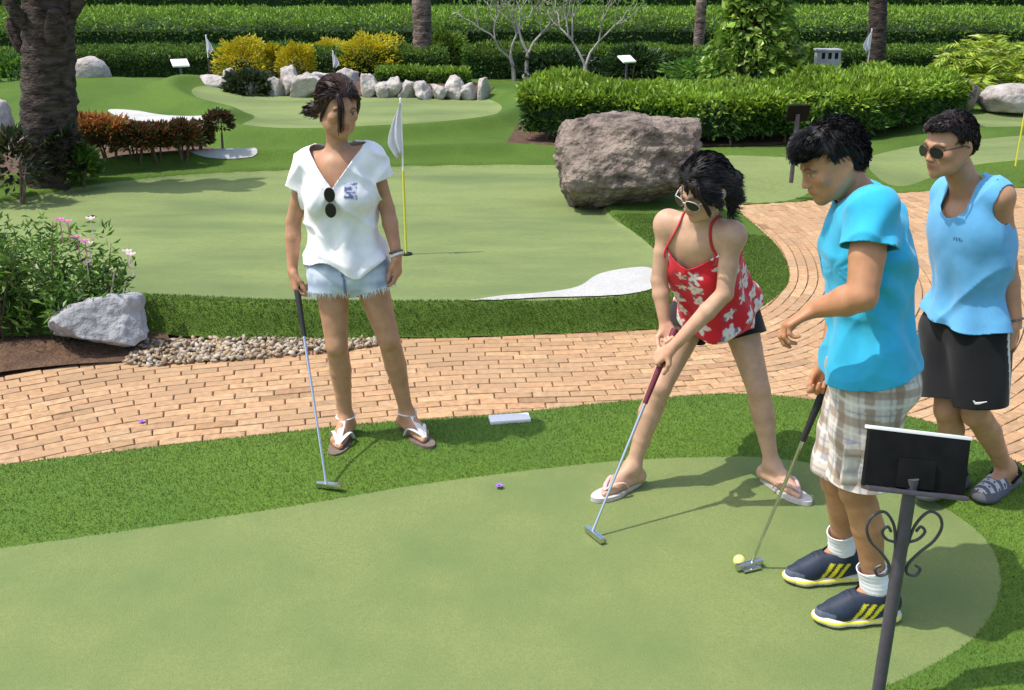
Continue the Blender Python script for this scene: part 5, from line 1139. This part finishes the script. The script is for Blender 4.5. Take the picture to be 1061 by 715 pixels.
def sneaker(b, an, t, g, s=1., main=(.022, .032, .055), accent=(.75, .66, .03), solec=(.66, .62, .58), stripes=True):
    t = nz(V(t[0], t[1], 0)); sd_ = np.cross(t, (0, 0, 1)); k = lambda x, y, z: V(an[0], an[1], g)+(t*x+sd_*y+V(0, 0, z))*s
    F = SDF(k(.05, 0, .06)-.20, k(.05, 0, .06)+.20, .004); z = V(0, 0, 1)
    F.cap(k(-.045, 0, .055), k(.02, 0, .052), .036*s, .037*s, .02); F.cap(k(.02, 0, .052), k(.11, 0, .040), .038*s, .036*s, .03); F.cap(k(.11, 0, .040), k(.158, .004, .034), .038*s, .026*s, .02)
    F.cap(k(-.02, 0, .075), k(.0, 0, .100), .042*s, .044*s, .02); F.cap(k(.01, 0, .090), k(.075, 0, .072), .040*s, .034*s, .02); F.cap(k(.075, 0, .066), k(.12, 0, .048), .034*s, .03*s, .02); F.cap(k(-.055, 0, .07), k(-.052, 0, .105), .026*s, .018*s, .015)
    v, f = F.mesh(); v, fc = clip_multi(v, f, [lambda q: (q[:, 2]-g)/s-.024, lambda q: .112-(q[:, 2]-g)/s])
    q = np.stack([(v-an)@t, (v-an)@sd_, v[:, 2]-g], 1)/s; c = np.tile(np.array(main), (len(v), 1)); side = np.abs(q[:, 1]) > .018
    if stripes:
        w = (q[:, 0]+q[:, 2]*.55-.035)/.026; m = side & (w > 0) & (w < 3) & (w % 1 < .55) & (q[:, 2] > .026) & (q[:, 2] < .085); c[m] = accent
        c[(np.abs(q[:, 1]) < .016) & (q[:, 0] > .03) & (q[:, 0] < .10) & ((q[:, 0]/.016) % 1 < .4)] = (.012, .015, .03); c[(q[:, 0] < -.058) & (q[:, 2] > .03) & (q[:, 2] < .05)] = accent
        c[(q[:, 0] > .135) & (q[:, 2] < .05)] = (.10, .12, .16)
    o = mesh_obj('shoe', v, fc, MATS['shoe'], b.root, cols=c*(1+.08*snoise(v, 60, 2))[:, None])
    F = SDF(k(.05, 0, .02)-.20, k(.05, 0, .02)+.20, .004); fl = (z, 2.2)
    F.cap(k(-.045, 0, .020), k(.06, 0, .018), .044*s, .041*s, .02, flat=fl); F.cap(k(.06, 0, .018), k(.125, .002, .018), .043*s, .046*s, .02, flat=fl); F.cap(k(.125, .002, .018), k(.158, .005, .022), .044*s, .034*s, .02, flat=fl)
    v, f = F.mesh(); q = np.stack([(v-an)@t, (v-an)@sd_, v[:, 2]-g], 1)/s; c = np.tile(np.array(solec), (len(v), 1)); c[q[:, 2] < .007] = (.10, .10, .09)
    if stripes: c[(q[:, 2] > .020) & (q[:, 2] < .027)] = accent
    c[(((q[:, 0]+.2)/.03) % 1 < .12) & (q[:, 2] < .018)] *= .6
    mesh_obj('sole', v, f, MATS['shoe'], o, cols=c); return o
for S, t in (('R', ftR), ('L', ftL)):
    an = getattr(B, 'an'+S); kn = getattr(B, 'kn'+S); sneaker(B, an, t, gB-.004, 1.05); d = nz(kn-an); F = SDF(an-.13, an+.22, .005); F.chain([an-V(0, 0, .03), an+d*.03, an+d*.115], [.040, .0385, .046], .02)
    garment(B, 'sock', F, [lambda v, an=an, d=d: .098-(v-an)@d], lambda v: jit_col(v, (.78, .77, .77), .03, 30), lambda v: .0008*np.sin(v[:, 2]*420))
putter('putter hanging from the far hand of the boy in blue, its head beside the ball', hpB+V(0, 0, .002), gripB-aB*.06, V(-.9, -.35, 0), 'grip', .24)
c = G(766, 581, .045+.0213); root_ = None
bm = bmesh.new(); bmesh.ops.create_icosphere(bm, subdivisions=5, radius=.0213); bv_ = np.array([q.co[:] for q in bm.verts]); bf_ = np.array([[q.index for q in f.verts] for f in bm.faces]); bm.free()
bv_ = bv_*(1+.010*np.cos(bv_[:, :1]*1500)*np.cos(bv_[:, 1:2]*1500)*np.cos(bv_[:, 2:]*1500)); tag(mesh_obj('golf_ball', bv_+c, bf_, MATS['ball'], origin=c), 'yellow golf ball lying by the putter head of the boy in blue', 'ball', None)
# ------------------------------------------------------------------ boy in the blue tank top
gN = .075
hA = fr(V(-.90, -.38, -.18), V(-.05, 0, 1))
ftR, ftL = V(-.85, -.45, 0), V(-.80, -.60, 0)
anL = D(1040, 500, 3.50); anL[2] = gN+.09; anR = D(985, 496, 3.50); anR[2] = gN+.09
j = dict(P=D(1003, 333, 3.48), C=D(1008, 242, 3.46), N=D(1002, 187, 3.46), hd=D(984, 149, 3.42), hA=hA, shL=D(1034, 204, 3.36), shR=D(983, 199, 3.56), elL=D(1043, 274, 3.42), wrL=D(1052, 334, 3.36),
         elR=D(990, 268, 3.70), wrR=D(988, 320, 3.66), am=1.15, hipL=D(1015, 345, 3.42), hipR=D(985, 341, 3.55), knL=D(1011, 428, 3.38), knR=D(982, 424, 3.44), anR=anR, anL=anL, eyes=False)
N = make_body('person', 'boy in pale blue tank top, black shorts and sunglasses at the right edge', j, None, (.44, .235, .135), s=.92, male=True, head_s=.88,
    hands=dict(L=dict(d=V(.03, -.10, -1), n=V(-.75, .6, 0), th=V(-.6, -.75, 0), L=.165, curls=((25, 35, 20), (32, 38, 25), (36, 40, 28), (40, 42, 28)), thumb=(.8, .4, .35)),
               R=dict(d=V(0, 0, -1), n=V(.6, -.75, 0), th=V(-.75, -.6, 0), L=.165, curls=((25, 35, 20),)*4)),
    feet=dict(R=(ftR, gN+.02, -1), L=(ftL, gN+.02, 1)))
F = SDF(N.P-V(.30, .30, .32), N.N+V(.30, .30, .12), .006); torso(F, N, .012, .05); uN = N.Ah[2]; F.cap(N.C-uN*.03, N.P-uN*.15, .126, .152, .05, flat=(N.Ah[1], 1.12))
for S in 'LR': F.cap(getattr(N, 'hip'+S)+uN*.05, getattr(N, 'hip'+S)*.72+getattr(N, 'kn'+S)*.28, .108, .122, .05)
def strapN(v): q = loc(N, v); return np.where(q[:, 2] > .05, .027-np.abs(np.abs(q[:, 0])-.084), -1.)
def neckN(v): q = loc(N, v); return np.maximum(strapN(v), 1*np.maximum(-(q[:, 1]-.0), (.088+q[:, 0]**2*9)-q[:, 2]))
def nhN(v): return np.maximum(strapN(v), 1)*0+np.maximum(strapN(v), np.linalg.norm(np.cross(v-N.N, nz(N.hd-N.N)), axis=1)-.056+np.maximum(0, .08-loc(N, v)[:, 2]))
def armN(v):
    out = []
    for sh, q in ((N.shL, -1), (N.shR, 1)):
        w = (v-sh)@N.Ac.T; out.append(np.sqrt((np.minimum(w[:, 0]*q+.012, 9)/.9)**2*0+(w[:, 1]/.95)**2+((w[:, 2]+.025)/1.25)**2)-.054+9*np.maximum(0, -(w[:, 0]*q+.040)))
    return np.maximum(strapN(v), np.minimum(out[0], out[1]))
def tankp(v):
    q = loc(N, v); c = jit_col(v, (.125, .385, .66), .05, 8); m = (np.abs(q[:, 0]+.045) < .016) & (np.abs(q[:, 2]-.022) < .006) & (q[:, 1] > .03) & (np.sin(q[:, 0]*700) > -.4); c[m] = (.03, .05, .14); return c
garment(N, 'tank_top', F, [lambda v: v[:, 2]-(N.P[2]+.010+.008*np.sin(v[:, 0]*30)), neckN, nhN, armN], tankp, folds_f(N, .011, 14, 4.5, 12, -.24, .009))
def sport(v):
    q = loc(N, v, 'h'); c = jit_col(v, (.012, .012, .014), .15); m = (q[:, 0] < -.11) & (np.abs(q[:, 1]+.012) < .0065); c[m] = (.62, .62, .64); return c
_, v, fc, hemf = shorts(N, 'shorts', .86, .108, .108, .016, sport, 15, amp=.006)
# small white tick mark near the hem
hp, kn = N.hipL, N.knL; ctr = hp+(kn-hp)*.72; vd = nz(V(-.35, -.93, 0)); o_ = ctr+vd*.118; sx = nz(np.cross(vd, (0, 0, 1))); sx = sx if sx[0] > 0 else -sx
mb = MB(); tk = [(-.020, .006), (-.012, -.006), (.0, -.004), (.026, .010), (.0, .003), (-.010, .001), (-.014, .006)]; mb.prism([o_+sx*x+V(0, 0, z) for x, z in tk], vd*.004); mb.build('mark', MATS['white'], N.root)
c, A = N.hd, N.hA; p = lambda x, y, z: c+(A[0]*x+A[1]*y+A[2]*z)*.88
F = SDF(c-.18, c+.18, .004); F.ell(p(0, -.014, .038), V(.072, .087, .077), A, .01); F.ell(p(0, -.056, .0), V(.066, .041, .053), A, .03); F.ell(p(0, .052, .076), V(.048, .037, .025), A, .03)
def face_n(v): q = (v-c)@A.T; return np.maximum(-(q[:, 1]-.026-.75*np.maximum(0, q[:, 2]-.035)), q[:, 2]-.062)
def ear_n(v): q = (v-c)@A.T; return np.maximum(q[:, 2]-.016, -(q[:, 1]+.034))
hair_mesh(N, F, [face_n, ear_n, lambda v: (v-c)@A[2]+.045], (.016, .010, .009), lambda q: np.where((((q-c)@A[1]) > .02)[:, None], A[1]-.3*A[2]+.5*A[0], -A[2]), 2600, .014, 9, jit=.30, out=.002, amp=.0015, wd=.0009)
glasses(N, c, A, .88, 'frame_dark', N.root)
def clog(b, an, t, g):
    t = nz(V(t[0], t[1], 0)); sd_ = np.cross(t, (0, 0, 1)); k = lambda x, y, z: V(an[0], an[1], g)+t*x+sd_*y+V(0, 0, z); F = SDF(k(.05, 0, .06)-.21, k(.05, 0, .06)+.21, .004); fl = (V(0, 0, 1), 1.9)
    F.cap(k(-.05, 0, .022), k(.13, 0, .022), .046, .052, .02, flat=fl); F.cap(k(.06, 0, .045), k(.145, .004, .032), .046, .038, .025); F.cap(k(-.055, 0, .05), k(-.02, 0, .045), .030, .036, .02)
    v, f = F.mesh(); v, fc = clip_multi(v, f, [lambda q: np.maximum(.062-(q[:, 2]-g), ((q-an)@t)-.045)]); q = np.stack([(v-an)@t, (v-an)@sd_, v[:, 2]-g], 1)
    cc = np.tile(V(.10, .10, .115), (len(v), 1)); m = (q[:, 0] > .05) & (q[:, 2] > .05); cc[m & (((q[:, 0]-.05)/.034) % 1 > .45)] = (.48, .47, .48)
    hol = (np.hypot(((q[:, 0]-.05) % .034)-.024, (q[:, 1] % .026)-.013) < .0045) & m; cc[hol] = (.015, .015, .015); cc[q[:, 2] < .012] = (.03, .03, .03)
    o = mesh_obj('clog', v, fc, MATS['shoe'], b.root, cols=cc)
    mb = MB(); mb.tube([k(.03, -.046, .06), k(-.03, -.046, .085), k(-.075, 0, .09), k(-.03, .046, .085), k(.03, .046, .06)], .007, 6, flat=.5); mb.build('heel_strap', MATS['black'], o)
clog(N, N.anR, ftR, gN); clog(N, N.anL, ftL, gN); dw = nz(N.wrL-N.elL); ringband(N, N.wrL-dw*.01, dw, .0285, .0035, 'bead_dark', 'bracelet')
